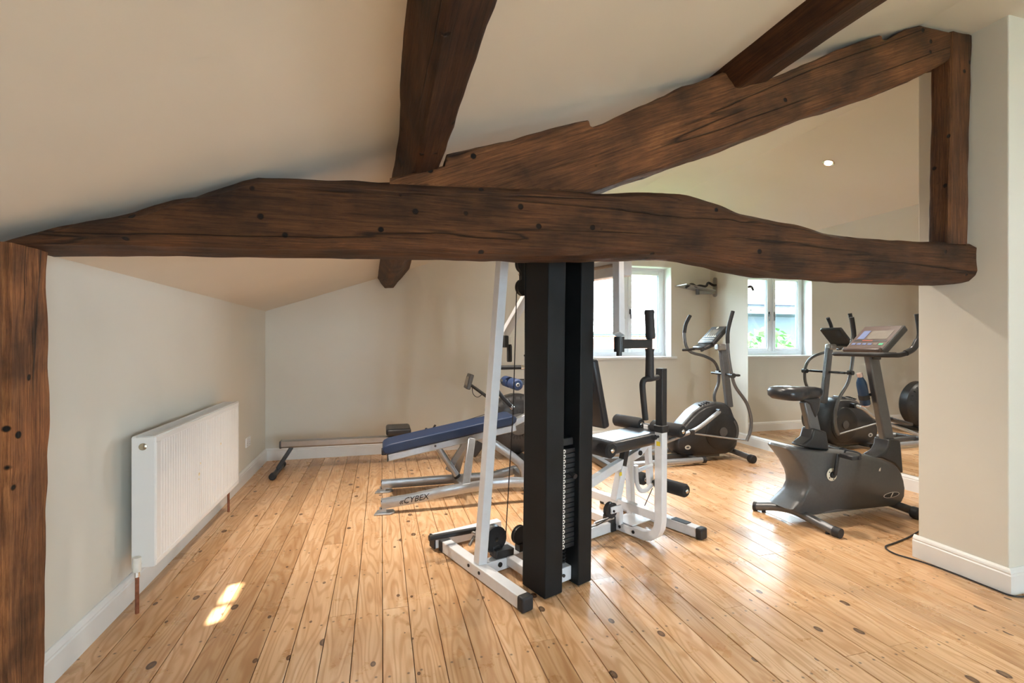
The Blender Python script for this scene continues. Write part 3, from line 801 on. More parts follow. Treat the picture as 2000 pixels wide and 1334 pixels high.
# weight tower on its own short rail
tilt = 0.03 / 2.0
MB().bar((0.09, -0.30, 0.055), (0.36, -0.30, 0.055), 0.05, 0.075).build('stack_rail', 'white', g, bevel=0.004)
for b_ in (0.0,):
    MB().bar((0.34, -0.28, 0.05), (0.34, 0.0, 0.05), 0.05, 0.05).bar((0.12, -0.28, 0.05), (0.12, 0.0, 0.05), 0.05, 0.05).build('stack_link', 'white', g, bevel=0.004)
MB().cyl((0.235, -0.332, 0.055), (0.235, -0.325, 0.055), 0.009, 10).build('bolt', 'ink', g)
def shroud(a0, a1, b0, b1):
    mb = MB(); z0, z1 = 0.004, 2.05; sh = tilt * 2.05
    vs = [(a0, b0, z0), (a1, b0, z0), (a1, b1, z0), (a0, b1, z0), (a0 + sh, b0, z1), (a1 + sh, b0, z1), (a1 + sh, b1, z1), (a0 + sh, b1, z1)]
    mb.add(vs, [(3, 2, 1, 0), (4, 5, 6, 7), (0, 1, 5, 4), (1, 2, 6, 5), (2, 3, 7, 6), (3, 0, 4, 7)])
    return mb.build('shroud', 'shroud', g, bevel=0.005)
shroud(0.062, 0.180, -0.378, -0.19)
shroud(0.290, 0.388, -0.380, -0.19)
MB().box((0.25, -0.185, 1.05), (0.33, 0.006, 1.98)).build('rear_cover', 'shroud', g)
for k in range(20):
    z = 0.205 + 0.0264 * k; sh = tilt * z
    p = MB().box((0.236 + sh, -0.285, z + 0.0124), (0.115, 0.12, 0.0244)).build('weight_plate', 'black', g, bevel=0.003)
    MB().lathe([(0, 0.0115), (0.0012, 0.0115), (0.0014, 0.010)], (0.211 + sh, -0.345, z + 0.013), (0, -1, 0), 16).build('number_label', 'label', p)
    MB().lathe([(0, 0.0045), (0.0006, 0.0045)], (0.212 + sh, -0.3465, z + 0.013), (0, -1, 0), 12).build('number_mark', 'ink', p)
sp = MB()
for i in range(2):
    pts = [(0.205 + 0.06 * i + 0.016 * math.cos(q * 0.9), -0.285 + 0.016 * math.sin(q * 0.9), 0.095 + 0.105 * q / 40) for q in range(41)]
    sp.tube(pts, 0.004, 6)
sp.build('buffer_spring', 'black', g)
for a_ in (0.222, 0.265):
    MB().cyl((a_, -0.265, 0.09), (a_ + 0.03, -0.265, 2.04), 0.0085, 12).build('guide_rod', 'alu', g)
MB().box((0.248, -0.285, 0.765), (0.10, 0.10, 0.04)).cyl((0.248, -0.285, 0.78), (0.252, -0.285, 0.87), 0.016, 10).build('lifting_head', 'black', g, bevel=0.004)
MB().lathe([(0, 0.010), (0.02, 0.010), (0.03, 0.014), (0.045, 0.014)], (0.262, -0.345, 0.60), (0, -1, -0.2), 12).build('selector_pin', 'rubber', g)
MB().tube([(0.252, -0.285, 0.87), (0.275, -0.285, 2.0)], 0.003, 6).build('cable', 'rubber', g)
# rear low pulley, its block, cables
def pulley(c, r, w=0.028, name='pulley', mat='black'):
    return MB().lathe([(-w / 2, r * 0.35), (-w / 2, r), (-w / 6, r * 0.86), (w / 6, r * 0.86), (w / 2, r), (w / 2, r * 0.35)], c, (0, 1, 0), 28).build(name, mat, g)
pulley((0.045, 0.055, 0.175), 0.072, 0.05); MB().lathe([(-0.032, 0.012), (0.032, 0.012)], (0.045, 0.055, 0.175), (0, 1, 0), 10).build('axle', 'chrome', g)
MB().box((0.085, 0.03, 0.095), (0.125, 0.07, 0.048), Matrix.Rotation(R(6), 3, 'Y')).box((0.045, 0.055, 0.115), (0.05, 0.062, 0.05)).build('pulley_block', 'black', g, bevel=0.006)
pulley((0.215, 0.03, 0.16), 0.055); MB().box((0.215, 0.03, 0.09), (0.04, 0.045, 0.05)).build('pulley_block', 'black', g)
pulley((0.238, 0.03, 1.62), 0.050); pulley((0.238, 0.03, 1.755), 0.050)
MB().bar((0.238, 0.03, 1.60), (0.238, 0.03, 2.03), 0.04, 0.03, up=(0, 1, 0)).build('pulley_hanger', 'black', g, bevel=0.003)
MB().cyl((0.205, 0.03, 1.695), (0.285, 0.03, 1.695), 0.006, 8).build('axle', 'chrome', g)
MB().tube([(0.112, 0.03, 0.19), (0.165, 0.03, 0.9), (0.19, 0.03, 1.60)], 0.0032, 6).build('cable', 'rubber', g)
MB().tube([(0.262, 0.03, 0.18), (0.282, 0.03, 1.9)], 0.0032, 6).build('cable', 'rubber', g)
# foot plate bar and curl bar lying behind the rear foot
fb = MB().bar((-0.12, 0.485, 0.052), (0.36, 0.455, 0.052), 0.062, 0.075).build('foot_bar', 'white', g, bevel=0.004)
MB().box((-0.125, 0.4855, 0.052), (0.012, 0.066, 0.079)).build('end_cap', 'rubber', fb, bevel=0.003)
MB().bar((0.20, 0.06, 0.045), (0.20, 0.44, 0.045), 0.05, 0.05).build('foot_bar_link', 'white', g, bevel=0.004)
MB().tube([(-0.205, 0.372, 0.128), (-0.02, 0.352, 0.122), (0.14, 0.335, 0.117)], 0.017, 14).build('curl_bar', 'rubber', g)
MB().cyl((0.03, 0.30, 0.05), (0.085, 0.33, 0.085), 0.010, 10).cyl((0.06, 0.34, 0.118), (0.10, 0.30, 0.10), 0.008, 10).box((0.10, 0.26, 0.085), (0.05, 0.09, 0.09)).build('bar_hook', 'alu', g, bevel=0.003)
# butterfly arms
MB().box((0.70, 0.03, 1.735), (0.075, 0.80, 0.105)).build('arm_carrier', 'white', g, bevel=0.006)
MB().box((0.66, -0.20, 1.748), (0.008, 0.20, 0.02)).build('carrier_plate', 'chrome', g)
for s_ in (-1, 1):
    cb = 0.03
    top = (0.715, cb + s_ * 0.30, 1.92) if s_ > 0 else (0.70, -0.295, 1.92)
    end = (0.45, -0.52, 1.335) if s_ < 0 else (0.455, 0.53, 1.345)
    if s_ < 0:
        arm = MB().bar(end, top, 0.048, 0.045, up=(0, 1, 0)).build('swing_arm', 'white', g, bevel=0.003)
        MB().cyl((0.452, -0.52, 1.245), (0.452, -0.52, 1.325), 0.027, 16).cyl((0.452, -0.52, 1.225), (0.452, -0.52, 1.245), 0.015, 10).build('arm_pivot', 'black', arm)
        MB().bar((0.46, -0.52, 1.287), (0.70, -0.52, 1.287), 0.04, 0.048).build('arm_bracket', 'black', arm, bevel=0.004)
        MB().tube([(0.705, -0.52, 1.08), (0.705, -0.52, 1.44)], 0.015, 12).build('handle_tube', 'black', arm)
        MB().lathe([(0, 0.024), (0.012, 0.027), (0.13, 0.026), (0.15, 0.029), (0.162, 0.024)], (0.712, -0.52, 1.315), (-0.07, 0, 1), 18).build('hand_grip', 'rubber', arm)
        MB().lathe([(0, 0.022), (0.012, 0.025), (0.15, 0.022), (0.17, 0.026)], (0.705, -0.52, 1.09), (0, 0, 1), 16).build('lower_sleeve', 'rubber', arm)
        MB().tube([(0.80, -0.50, 1.095), (0.72, -0.52, 1.092), (0.655, -0.53, 1.092), (0.632, -0.53, 1.075), (0.632, -0.53, 1.03), (0.655, -0.53, 0.87)], 0.0165, 12, curve=4).build('loop_handle', 'rubber', arm)
    else:
        arm = MB().bar(end, top, 0.055, 0.045, up=(0, 1, 0)).build('swing_arm', 'white', g, bevel=0.003)
        MB().box((0.462, 0.53, 1.30), (0.03, 0.05, 0.085)).build('arm_pivot', 'black', arm, bevel=0.004)
        MB().box((0.492, 0.53, 1.305), (0.028, 0.03, 0.05)).build('arm_bracket', 'chrome', arm)
        MB().lathe([(0, 0.017), (0.01, 0.019), (0.11, 0.019), (0.125, 0.015)], (0.500, 0.53, 1.155), (0, 0, 1), 14).build('hand_grip', 'rubber', arm)
# back pad
bp = MB().box((0.765, 0.03, 0.965), (0.055, 0.27, 0.46), Matrix.Rotation(R(-14), 3, 'Y')).build('back_pad', 'vinyl', g, bevel=0.018, seg=4)
MB().bar((0.62, 0.03, 0.95), (0.75, 0.03, 0.95), 0.04, 0.04).build('pad_bracket', 'black', g)
# seat, its post and frame
MB().box((1.165, 0.03, 0.612), (0.60, 0.29, 0.085), Matrix.Rotation(R(-1.5), 3, 'Y')).build('seat', 'vinyl', g, bevel=0.028, seg=4)
MB().bar((1.045, 0.03, 0.20), (1.115, 0.03, 0.43), 0.055, 0.055, up=(0, 1, 0)).build('seat_post_sleeve', 'white', g, bevel=0.003)
MB().bar((1.11, 0.03, 0.42), (1.155, 0.03, 0.575), 0.045, 0.045, up=(0, 1, 0)).build('seat_post', 'black', g, bevel=0.003)
MB().box((1.066, 0.0013, 0.385), (0.024, 0.001, 0.026)).build('warning_sticker', 'yellow', g)
UA = 1.045
def side_frame(s_):
    b_post = -0.33 if s_ < 0 else 0.39
    d = 1 if s_ < 0 else -1
    path = [(UA, 0.03, 0.040), (UA + 0.005, b_post + d * 0.11, 0.040), (UA + 0.008, b_post + d * 0.062, 0.052), (UA + 0.01, b_post + d * 0.026, 0.080), (UA + 0.012, b_post + d * 0.006, 0.12), (UA + 0.014, b_post, 0.17), (UA + 0.02, b_post, 0.745)]
    f = MB().sweep(path, [(-0.0275, -0.0275), (0.0275, -0.0275), (0.0275, 0.0275), (-0.0275, 0.0275)], up=(1, 0, 0)).build('side_frame', 'white', g, bevel=0.003)
    MB().bar((UA + 0.02, b_post, 0.735), (UA + 0.023, b_post, 1.13), 0.05, 0.05, up=(0, 1, 0)).build('adjusting_post', 'black', f, bevel=0.003)
    MB().box((UA + 0.02, b_post, 0.748), (0.07, 0.07, 0.045)).build('post_collar', 'black', f, bevel=0.006)
    MB().lathe([(0, 0.008), (0.03, 0.008), (0.032, 0.017), (0.05, 0.017), (0.055, 0.010)], (UA - 0.008, b_post, 0.70), (-1, 0, 0), 14).build('locking_knob', 'rubber', f)
    if s_ < 0:
        MB().box((UA - 0.0085, b_post, 0.655), (0.001, 0.028, 0.028)).build('warning_sticker', 'yellow', f)
        for b_ in (-0.03, -0.145): MB().cyl((UA - 0.029, b_, 0.042), (UA - 0.022, b_, 0.042), 0.011, 10).build('bolt', 'ink', f)
    return f
side_frame(-1); side_frame(1)
MB().bar((UA + 0.01, -0.31, 0.19), (UA + 0.01, 0.37, 0.19), 0.05, 0.055).build('seat_cross_rail', 'white', g, bevel=0.003)
MB().bar((1.02, -0.02, 0.06), (1.02, -0.02, 0.17), 0.04, 0.05, up=(0, 1, 0)).bar((1.21, 0.03, 0.07), (1.19, 0.03, 0.46), 0.045, 0.045, up=(0, 1, 0)).build('frame_strut', 'white', g, bevel=0.003)
MB().box((1.125, -0.05, 0.075), (0.19, 0.16, 0.006)).build('floor_plate', 'white', g)
MB().box((0.985, 0.03, 0.06), (0.045, 0.085, 0.10)).build('rail_sleeve', 'black', g, bevel=0.004)
pulley((0.905, -0.05, 0.185), 0.052, 0.03); MB().box((0.935, -0.072, 0.19), (0.10, 0.012, 0.045)).box((0.935, -0.028, 0.19), (0.10, 0.012, 0.045)).build('pulley_bracket', 'white', g, bevel=0.004)
MB().cyl((0.905, -0.085, 0.185), (0.905, -0.075, 0.185), 0.008, 10).build('axle', 'ink', g)
MB().tube([(0.90, -0.05, 0.135), (0.80, -0.03, 0.10), (0.64, 0.0, 0.09)], 0.003, 6).build('cable', 'rubber', g)
MB().cyl((0.80, -0.005, 0.10), (0.98, -0.005, 0.105), 0.013, 12).build('cable_guide', 'chrome', g)
# leg lever with foam rollers
MB().sweep([(0.62, 0.03, 0.335), (0.80, 0.03, 0.365), (1.0, 0.03, 0.425), (1.15, 0.03, 0.462), (1.29, 0.03, 0.50), (1.37, 0.03, 0.56), (1.415, 0.03, 0.66)], [(-0.022, -0.028), (0.022, -0.028), (0.022, 0.028), (-0.022, 0.028)]).build('lever_carrier', 'white', g, bevel=0.003)
MB().cyl((1.28, 0.0, 0.50), (1.28, 0.06, 0.50), 0.018, 12).build('lever_bolt', 'ink', g)
lv = MB().sweep([(1.39, 0.03, 0.69), (1.40, 0.03, 0.48), (1.425, 0.03, 0.24)], [(-0.02, -0.02), (0.02, -0.02), (0.02, 0.02), (-0.02, 0.02)], up=(0, 1, 0)).build('leg_lever', 'white', g, bevel=0.003)
MB().tube([(1.225, 0.0, 0.42), (1.235, 0.0, 0.30), (1.275, 0.0, 0.235), (1.34, 0.0, 0.225), (1.40, 0.0, 0.25)], 0.016, 12, curve=5).build('lever_hook', 'white', lv)
MB().cyl((1.24, -0.01, 0.385), (1.39, -0.01, 0.40), 0.014, 12).build('lever_rod', 'white', lv)
MB().tube([(1.385, -0.02, 0.235), (1.30, -0.02, 0.13), (1.24, -0.02, 0.06)], 0.003, 6).build('cable', 'rubber', lv)
def roller(a, b0, b1, z, r=0.047, capped=-1):
    o = MB().lathe([(0, r * 0.80), (0.012, r), (abs(b1 - b0) - 0.012, r), (abs(b1 - b0), r * 0.80)], (a, min(b0, b1), z), (0, 1, 0), 24).build('foam_roller', 'foam', g)
    for e, s_ in ((min(b0, b1), -1), (max(b0, b1), 1)):
        MB().lathe([(-0.002, 0.017), (0.006, 0.016), (0.011, 0.010), (0.012, 0.0)], (a, e, z), (0, s_, 0), 16).build('end_button', 'chrome', o)
for z, a in ((0.685, 1.385), (0.268, 1.43)):
    roller(a, -0.02, -0.27, z); roller(a, 0.08, 0.33, z)
    MB().cyl((a, -0.03, z), (a, 0.09, z), 0.012, 10).build('roller_axle', 'black', g)
roller(0.80, -0.16, 0.0, 0.612, 0.052); roller(0.80, 0.06, 0.22, 0.612, 0.052)
MB().cyl((0.80, -0.02, 0.612), (0.80, 0.08, 0.612), 0.012, 10).bar((0.80, 0.03, 0.60), (0.95, 0.03, 0.575), 0.03, 0.02).build('roller_axle', 'black', g)

# ------------------------------------------------------------------ adjustable bench
be = thing('decline_bench', 'navy padded decline bench with silver frame behind the multi gym', 'bench', (0, 4.0, 0))
pad_s = 0.18
def pz(a): return 0.405 + pad_s * a
padp = [(0.005, 0.045), (0.02, 0.012), (0.05, 0.0)] + [(1.06, 0.0), (1.095, 0.015), (1.105, 0.045), (1.09, 0.068), (1.05, 0.078), (0.06, 0.078), (0.02, 0.068)]
MB().prism(padp, lambda a, d: (a, -0.145, pz(a) + d), lambda a, d: (a, 0.145, pz(a) + d)).build('pad', 'blue', be, bevel=0.022, seg=4)
for b_ in (-0.10, 0.10):
    r_ = MB().bar((0.05, b_, pz(0.05) - 0.032), (1.10, b_, pz(1.10) - 0.032), 0.045, 0.058).build('pad_rail', 'silver', be, bevel=0.006)
    MB().box((0.048, b_, pz(0.05) - 0.032), (0.010, 0.047, 0.060)).build('end_cap', 'rubber', r_, bevel=0.003)
    if b_ < 0:
        for a_ in (0.42, 0.83): MB().cyl((a_, -0.125, pz(a_) - 0.026), (a_, -0.121, pz(a_) - 0.026), 0.009, 10).build('bolt', 'grey', r_)
for a_ in (0.02, 0.31): MB().box((a_, 0.0, pz(a_) - 0.055 if a_ > 0.1 else pz(a_) + 0.0), (0.04, 0.10, 0.04)).build('stop_block', 'rubber', be, bevel=0.006)
MB().bar((1.05, 0, pz(1.05) - 0.03), (1.27, 0, 0.66), 0.06, 0.055).build('roller_bracket', 'silver', be, bevel=0.005)
MB().tube([(1.235, 0, 0.57), (1.235, 0, 1.175)], 0.027, 18).build('roller_post', 'silver', be)
MB().lathe([(0, 0.032), (0.02, 0.032)], (1.235, 0, 0.60), (0, 0, 1), 18).build('post_collar', 'rubber', be); MB().lathe([(0, 0.030), (0.012, 0.030), (0.018, 0.018)], (1.235, 0, 1.17), (0, 0, 1), 18).build('post_cap', 'rubber', be)
gp = MB().tube([(1.20, 0, 1.075), (0.93, 0, 1.075)], 0.019, 14).build('grip_bar', 'rubber', be)
MB().cyl((1.175, 0, 1.075), (1.22, 0, 1.075), 0.021, 14).build('grip_collar', 'chrome', gp)
MB().bar((1.235, 0, 0.94), (1.09, 0, 0.94), 0.03, 0.04).cyl((1.09, -0.22, 0.94), (1.09, 0.22, 0.94), 0.012, 12).build('roller_axle', 'grey', be)
for b0 in (-0.21, 0.03):
    o = MB().lathe([(0, 0.036), (0.014, 0.048), (0.166, 0.048), (0.18, 0.036)], (1.09, b0, 0.94), (0, 1, 0), 24).build('foam_roller', 'bluefoam', be)
    MB().lathe([(-0.001, 0.016), (0.006, 0.015), (0.008, 0.006)], (1.09, b0 if b0 < 0 else b0 + 0.18, 0.94), (0, -1 if b0 < 0 else 1, 0), 16).build('end_button', 'label', o)
hb = MB().tube([(0.99, 0.16, 1.0), (1.0, 0.16, 0.88), (1.05, 0.16, 0.80), (1.13, 0.16, 0.715)], 0.018, 14, curve=5).build('curved_handle', 'rubber', be)
MB().cyl((1.13, 0.16, 0.715), (1.15, 0.16, 0.695), 0.020, 14).build('handle_tip', 'chrome', hb)
MB().bar((0.995, 0.16, 0.95), (1.235, 0.02, 0.96), 0.02, 0.02).build('handle_link', 'grey', be)
OV = [(-0.024, -0.034), (0.024, -0.034), (0.030, -0.02), (0.030, 0.02), (0.024, 0.034), (-0.024, 0.034), (-0.030, 0.02), (-0.030, -0.02)]
nb = MB().sweep([(0.0, -0.265, 0.072), (0.2, -0.275, 0.092), (0.44, -0.285, 0.128), (0.64, -0.29, 0.150), (0.85, -0.295, 0.165), (1.02, -0.30, 0.168), (1.15, -0.305, 0.155), (1.20, -0.305, 0.12), (1.215, -0.305, 0.03)], OV).build('base_tube', 'silver', be)
fbr = MB().sweep([(0.0, 0.27, 0.065), (0.7, 0.27, 0.065), (1.0, 0.27, 0.065), (1.15, 0.29, 0.09), (1.22, 0.30, 0.10)], OV).build('base_tube', 'silver', be)
for b_, par, z_ in ((-0.265, nb, 0.072), (0.27, fbr, 0.065)):
    MB().box((0.0, b_, z_), (0.006, 0.058, 0.066)).build('end_cap', 'rubber', par)
    MB().prism([(-0.055, -0.045), (0.06, -0.055), (0.10, -0.02), (0.09, 0.045), (-0.03, 0.05)], lambda a, d: (a, b_ + d, 0.0), lambda a, d: (a, b_ + d, 0.012)).build('foot_plate', 'silver', par, bevel=0.003)
    MB().box((0.01, b_, 0.025), (0.05, 0.05, 0.03)).build('foot_block', 'silver', par)
MB().lathe([(0, 0.028), (0.03, 0.024)], (1.215, -0.305, 0.0), (0, 0, 1), 16).build('foot_plug', 'rubber', nb)
MB().box((1.22, 0.30, 0.035), (0.03, 0.05, 0.075)).build('foot_block', 'silver', fbr)
# maker's lettering on the near base tube
tz = 0.105; ta = 0.235
text_mesh('maker_lettering', '\u00ABCYBEX', 0.062, 'ink', nb, Matrix.Translation((ta, -0.3105, 0.099)) @ Matrix.Rotation(R(-2.7), 4, 'Z') @ Matrix.Rotation(R(-7.5), 4, 'Y') @ Matrix.Rotation(R(90), 4, 'X'), shear=0.35)
MB().bar((0.64, -0.285, 0.16), (0.72, -0.12, 0.50), 0.04, 0.06, up=(1, 0, 0)).build('leg', 'silver', be, bevel=0.006)
MB().bar((0.64, 0.265, 0.09), (0.72, 0.12, 0.50), 0.04, 0.06, up=(1, 0, 0)).build('leg', 'silver', be, bevel=0.006)
st = MB().tube([(0.44, 0.0, 0.44), (0.615, 0.0, 0.165)], 0.026, 16).build('adjuster_tube', 'silver', be)
MB().cyl((0.61, 0, 0.172), (0.622, 0, 0.155), 0.029, 16).build('end_cap', 'rubber', st)
MB().bar((0.545, 0.06, 0.20), (0.72, 0.06, 0.46), 0.03, 0.05).build('brace', 'silver', be, bevel=0.004)
MB().bar((0.64, -0.285, 0.14), (0.64, 0.27, 0.07), 0.06, 0.05).build('cross_brace', 'silver', be, bevel=0.004)
MB().sweep([(0.80, 0.0, 0.49), (0.95, -0.02, 0.41), (1.10, -0.03, 0.30), (1.155, -0.03, 0.25), (1.195, -0.03, 0.18), (1.215, -0.03, 0.02)], OV).build('rear_leg', 'silver', be)
MB().bar((1.20, -0.305, 0.10), (1.20, 0.30, 0.10), 0.04, 0.05).build('cross_brace', 'silver', be, bevel=0.004)

# ------------------------------------------------------------------ rowing machine along the back wall
ro = thing('rowing_machine', 'rowing machine with long grey rail and black fan along the back wall', 'rowing machine', (0, 5.15, 0))
rl_ = MB().sweep([(-0.955, 0, 0.285), (1.10, -0.02, 0.275)], [(-0.032, -0.035), (0.032, -0.035), (0.045, -0.02), (0.045, 0.028), (0.03, 0.035), (-0.03, 0.035), (-0.045, 0.028), (-0.045, -0.02)]).build('rail', 'alu', ro)
MB().box((-0.957, 0, 0.283), (0.02, 0.096, 0.074)).build('rail_cap', 'grey', rl_, bevel=0.008)
MB().bar((-0.86, 0, 0.25), (-0.985, -0.02, 0.05), 0.05, 0.035).build('front_leg', 'black', ro, bevel=0.004)
MB().tube([(-0.985, -0.24, 0.028), (-0.985, 0.20, 0.028)], 0.024, 14).build('leg_foot', 'black', ro)
for s_ in (-0.25, 0.20): MB().lathe([(0, 0.024), (0.01, 0.033), (0.05, 0.033), (0.06, 0.026)], (-0.985, s_ - 0.02, 0.033), (0, 1, 0), 18).build('transport_wheel', 'rubber', ro)
MB().box((0.17, -0.01, 0.375), (0.25, 0.33, 0.07)).build('seat', 'vinyl', ro, bevel=0.026, seg=4)
MB().box((0.17, -0.01, 0.33), (0.16, 0.13, 0.04)).build('seat_carriage', 'black', ro, bevel=0.005)
fan = MB().lathe([(-0.10, 0.05), (-0.11, 0.16), (-0.10, 0.24), (-0.075, 0.30), (-0.05, 0.325), (0.05, 0.325), (0.075, 0.30), (0.10, 0.24), (0.11, 0.16), (0.10, 0.05)], (1.43, -0.10, 0.405), (0, 1, 0), 40).build('fan_housing', 'darkplastic', ro)
MB().lathe([(0, 0.12), (0.012, 0.115), (0.016, 0.08), (0.016, 0.0)], (1.43, -0.205, 0.405), (0, -1, 0), 32).build('fan_hub', 'grey', fan)
for k in range(26):
    a = 2 * math.pi * k / 26
    MB().bar((1.43 + 0.125 * math.cos(a), -0.213, 0.405 + 0.125 * math.sin(a)), (1.43 + 0.30 * math.cos(a), -0.178, 0.405 + 0.30 * math.sin(a)), 0.010, 0.008, up=(0, 1, 0)).build('fan_rib', 'black', fan)
MB().box((1.43, -0.10, 0.045), (0.16, 0.62, 0.05)).build('rear_foot', 'black', ro, bevel=0.012); MB().bar((1.43, -0.05, 0.06), (1.40, -0.02, 0.25), 0.08, 0.10, up=(1, 0, 0)).build('rear_leg', 'black', ro)
MB().bar((1.05, -0.02, 0.27), (1.32, -0.03, 0.44), 0.09, 0.08).build('main_frame', 'black', ro, bevel=0.008)
for s_ in (-0.16, 0.10):
    fp = MB().box((1.02, s_, 0.235), (0.10, 0.13, 0.34), Matrix.Rotation(R(38), 3, 'Y')).build('foot_rest', 'darkplastic', ro, bevel=0.02)
    MB().box((0.975, s_, 0.29), (0.02, 0.15, 0.05), Matrix.Rotation(R(38), 3, 'Y')).build('foot_strap', 'rubber', fp)
MB().tube([(1.30, -0.06, 0.60), (1.10, -0.08, 0.705), (0.93, -0.09, 0.83)], [0.020, 0.016], 12).build('monitor_arm', 'black', ro)
MB().lathe([(-0.03, 0.05), (-0.03, 0.075), (0.03, 0.075), (0.03, 0.05)], (1.16, -0.09, 0.55), (0, 1, 0), 24).build('chain_guide', 'darkplastic', ro)
mo = MB().box((0.905, -0.095, 0.872), (0.042, 0.20, 0.165), Matrix.Rotation(R(16), 3, 'Y')).build('monitor', 'grey', ro, bevel=0.010)
MB().box((0.882, -0.095, 0.882), (0.004, 0.14, 0.09), Matrix.Rotation(R(16), 3, 'Y')).build('monitor_screen', 'screen', mo)
MB().tube([(0.94, -0.10, 0.83), (0.95, -0.10, 0.74), (1.0, -0.10, 0.70), (1.06, -0.10, 0.735)], 0.004, 6, curve=5).build('monitor_wire', 'rubber', ro)
MB().tube([(1.16, -0.09, 0.53), (0.48, -0.09, 0.345)], 0.004, 6).build('pull_chain', 'grey', ro)
MB().tube([(0.47, -0.26, 0.345), (0.46, -0.09, 0.34), (0.47, 0.10, 0.345)], 0.015, 12).build('pull_handle', 'rubber', ro)
MB().bar((0.47, -0.09, 0.30), (0.55, -0.09, 0.42), 0.012, 0.02).build('handle_hook', 'black', ro)

# ------------------------------------------------------------------ upright exercise bike
bk = thing('exercise_bike', 'charcoal upright exercise bike beside the pier', 'exercise bike', (2.893, 2.80, 0))
body = [(-0.150, 0.548), (-0.140, 0.562), (-0.028, 0.540), (0.137, 0.515), (0.31, 0.497), (0.522, 0.468), (0.660, 0.440), (0.751, 0.414), (0.830, 0.385), (0.880, 0.350), (0.920, 0.300), (0.945, 0.240), (0.958, 0.180),
        (0.952, 0.120), (0.925, 0.080), (0.880, 0.062), (0.802, 0.058), (0.600, 0.060), (0.425, 0.068), (0.28, 0.080), (0.18, 0.072), (0.10, 0.060), (0.0, 0.072), (-0.08, 0.090), (-0.135, 0.118), (-0.09, 0.150), (-0.014, 0.205), (0.018, 0.26), (0.018, 0.300), (0.004, 0.350), (-0.05, 0.435), (-0.11, 0.505)]
def puffy(name, outline, mat, parent, half, inset, rnd=0.02, bev=0.02):
    """shell body: outline in the side view, pillowed towards both sides"""
    cx = sum(p[0] for p in outline) / len(outline); cz = sum(p[1] for p in outline) / len(outline)
    def shrink(k): return [(cx + (p[0] - cx) * k, cz + (p[1] - cz) * k) for p in outline]
    rings = [(-half, shrink(1 - inset * 2.2)), (-half * 0.92, shrink(1 - inset)), (-half * 0.6, shrink(1 - inset * 0.25)), (0, outline), (half * 0.6, shrink(1 - inset * 0.25)), (half * 0.92, shrink(1 - inset)), (half, shrink(1 - inset * 2.2))]
    k = len(outline); V = []; 
    for b_, pts in rings: V += [(a, b_, z) for a, z in pts]
    F = [(i * k + j, i * k + (j + 1) % k, (i + 1) * k + (j + 1) % k, (i + 1) * k + j) for i in range(len(rings) - 1) for j in range(k)]
    F.append(tuple(range(k))[::-1]); F.append(tuple((len(rings) - 1) * k + j for j in range(k)))
    return MB().add(V, F).build(name, mat, parent, angle=60)
sh_ = puffy('body_shell', body, 'grey', bk, 0.105, 0.022)
# lower fairing and steel under-frame
MB().tube([(0.05, 0, 0.045), (0.86, 0, 0.045)], 0.022, 12).build('under_frame', 'silver', bk)
# front and rear stabilisers
ss = MB().tube([(-0.115, 0.235, 0.033), (-0.045, 0.12, 0.062), (-0.005, 0.0, 0.072), (0.0, -0.14, 0.062), (0.025, -0.31, 0.033)], 0.030, 16, curve=5).build('stabiliser', 'greytube', bk)
for p, q in (((-0.112, 0.230, 0.033), (-0.124, 0.250, 0.033)), ((0.023, -0.30, 0.034), (0.031, -0.345, 0.032))): MB().cyl(p, q, 0.033, 16).build('end_cap', 'rubber', ss)
for p in ((-0.085, 0.19, 0.0), (0.015, -0.26, 0.0)): MB().lathe([(0, 0.014), (0.02, 0.012)], p, (0, 0, 1), 12).build('levelling_foot', 'rubber', ss)
s2 = MB().tube([(0.885, -0.20, 0.052), (0.875, 0.0, 0.062), (0.885, 0.22, 0.052)], 0.030, 16, curve=4).build('stabiliser', 'grey', bk)
for b_ in (-0.25, 0.20): MB().lathe([(0, 0.034), (0.008, 0.042), (0.055, 0.042), (0.063, 0.034)], (0.888, b_, 0.043), (0, 1, 0), 24).build('transport_wheel', 'rubber', s2)
# crank, chainring, pedals
cr = MB().lathe([(0, 0.044), (0.006, 0.046), (0.010, 0.040)], (0.225, -0.106, 0.345), (0, -1, 0), 32).build('chainring_disc', 'cream', bk)
MB().lathe([(0, 0.024), (0.014, 0.022), (0.018, 0.012)], (0.225, -0.114, 0.345), (0, -1, 0), 20).build('crank_hub', 'ink', cr)
for k in range(5):
    a = 2 * math.pi * k / 5; MB().lathe([(0, 0.005), (0.001, 0.005)], (0.225 + 0.034 * math.cos(a), -0.1165, 0.345 + 0.034 * math.sin(a)), (0, -1, 0), 8).build('crank_hole', 'ink', cr)
MB().bar((0.225, -0.135, 0.345), (0.248, -0.14, 0.50), 0.016, 0.026, up=(1, 0, 0)).build('crank_arm', 'black', bk, bevel=0.004)
MB().bar((0.225, 0.125, 0.345), (0.202, 0.13, 0.19), 0.016, 0.026, up=(1, 0, 0)).build('crank_arm', 'black', bk, bevel=0.004)
for p in ((0.30, -0.20, 0.492), (0.215, 0.19, 0.185)):
    pe = MB().prism([(-0.055, -0.05), (0.03, -0.05), (0.055, -0.025), (0.055, 0.025), (0.03, 0.05), (-0.055, 0.05)], lambda a, d: (p[0] + a, p[1] + d, p[2] - 0.016), lambda a, d: (p[0] + a, p[1] + d, p[2] + 0.014)).build('pedal', 'darkplastic', bk, bevel=0.005)
    MB().tube([(p[0] + 0.0, p[1] - 0.055, p[2] - 0.012), (p[0] + 0.01, p[1] - 0.05, p[2] + 0.03), (p[0] + 0.01, p[1] + 0.05, p[2] + 0.03), (p[0], p[1] + 0.055, p[2] - 0.012)], 0.006, 8, curve=4).build('pedal_strap', 'rubber', pe)
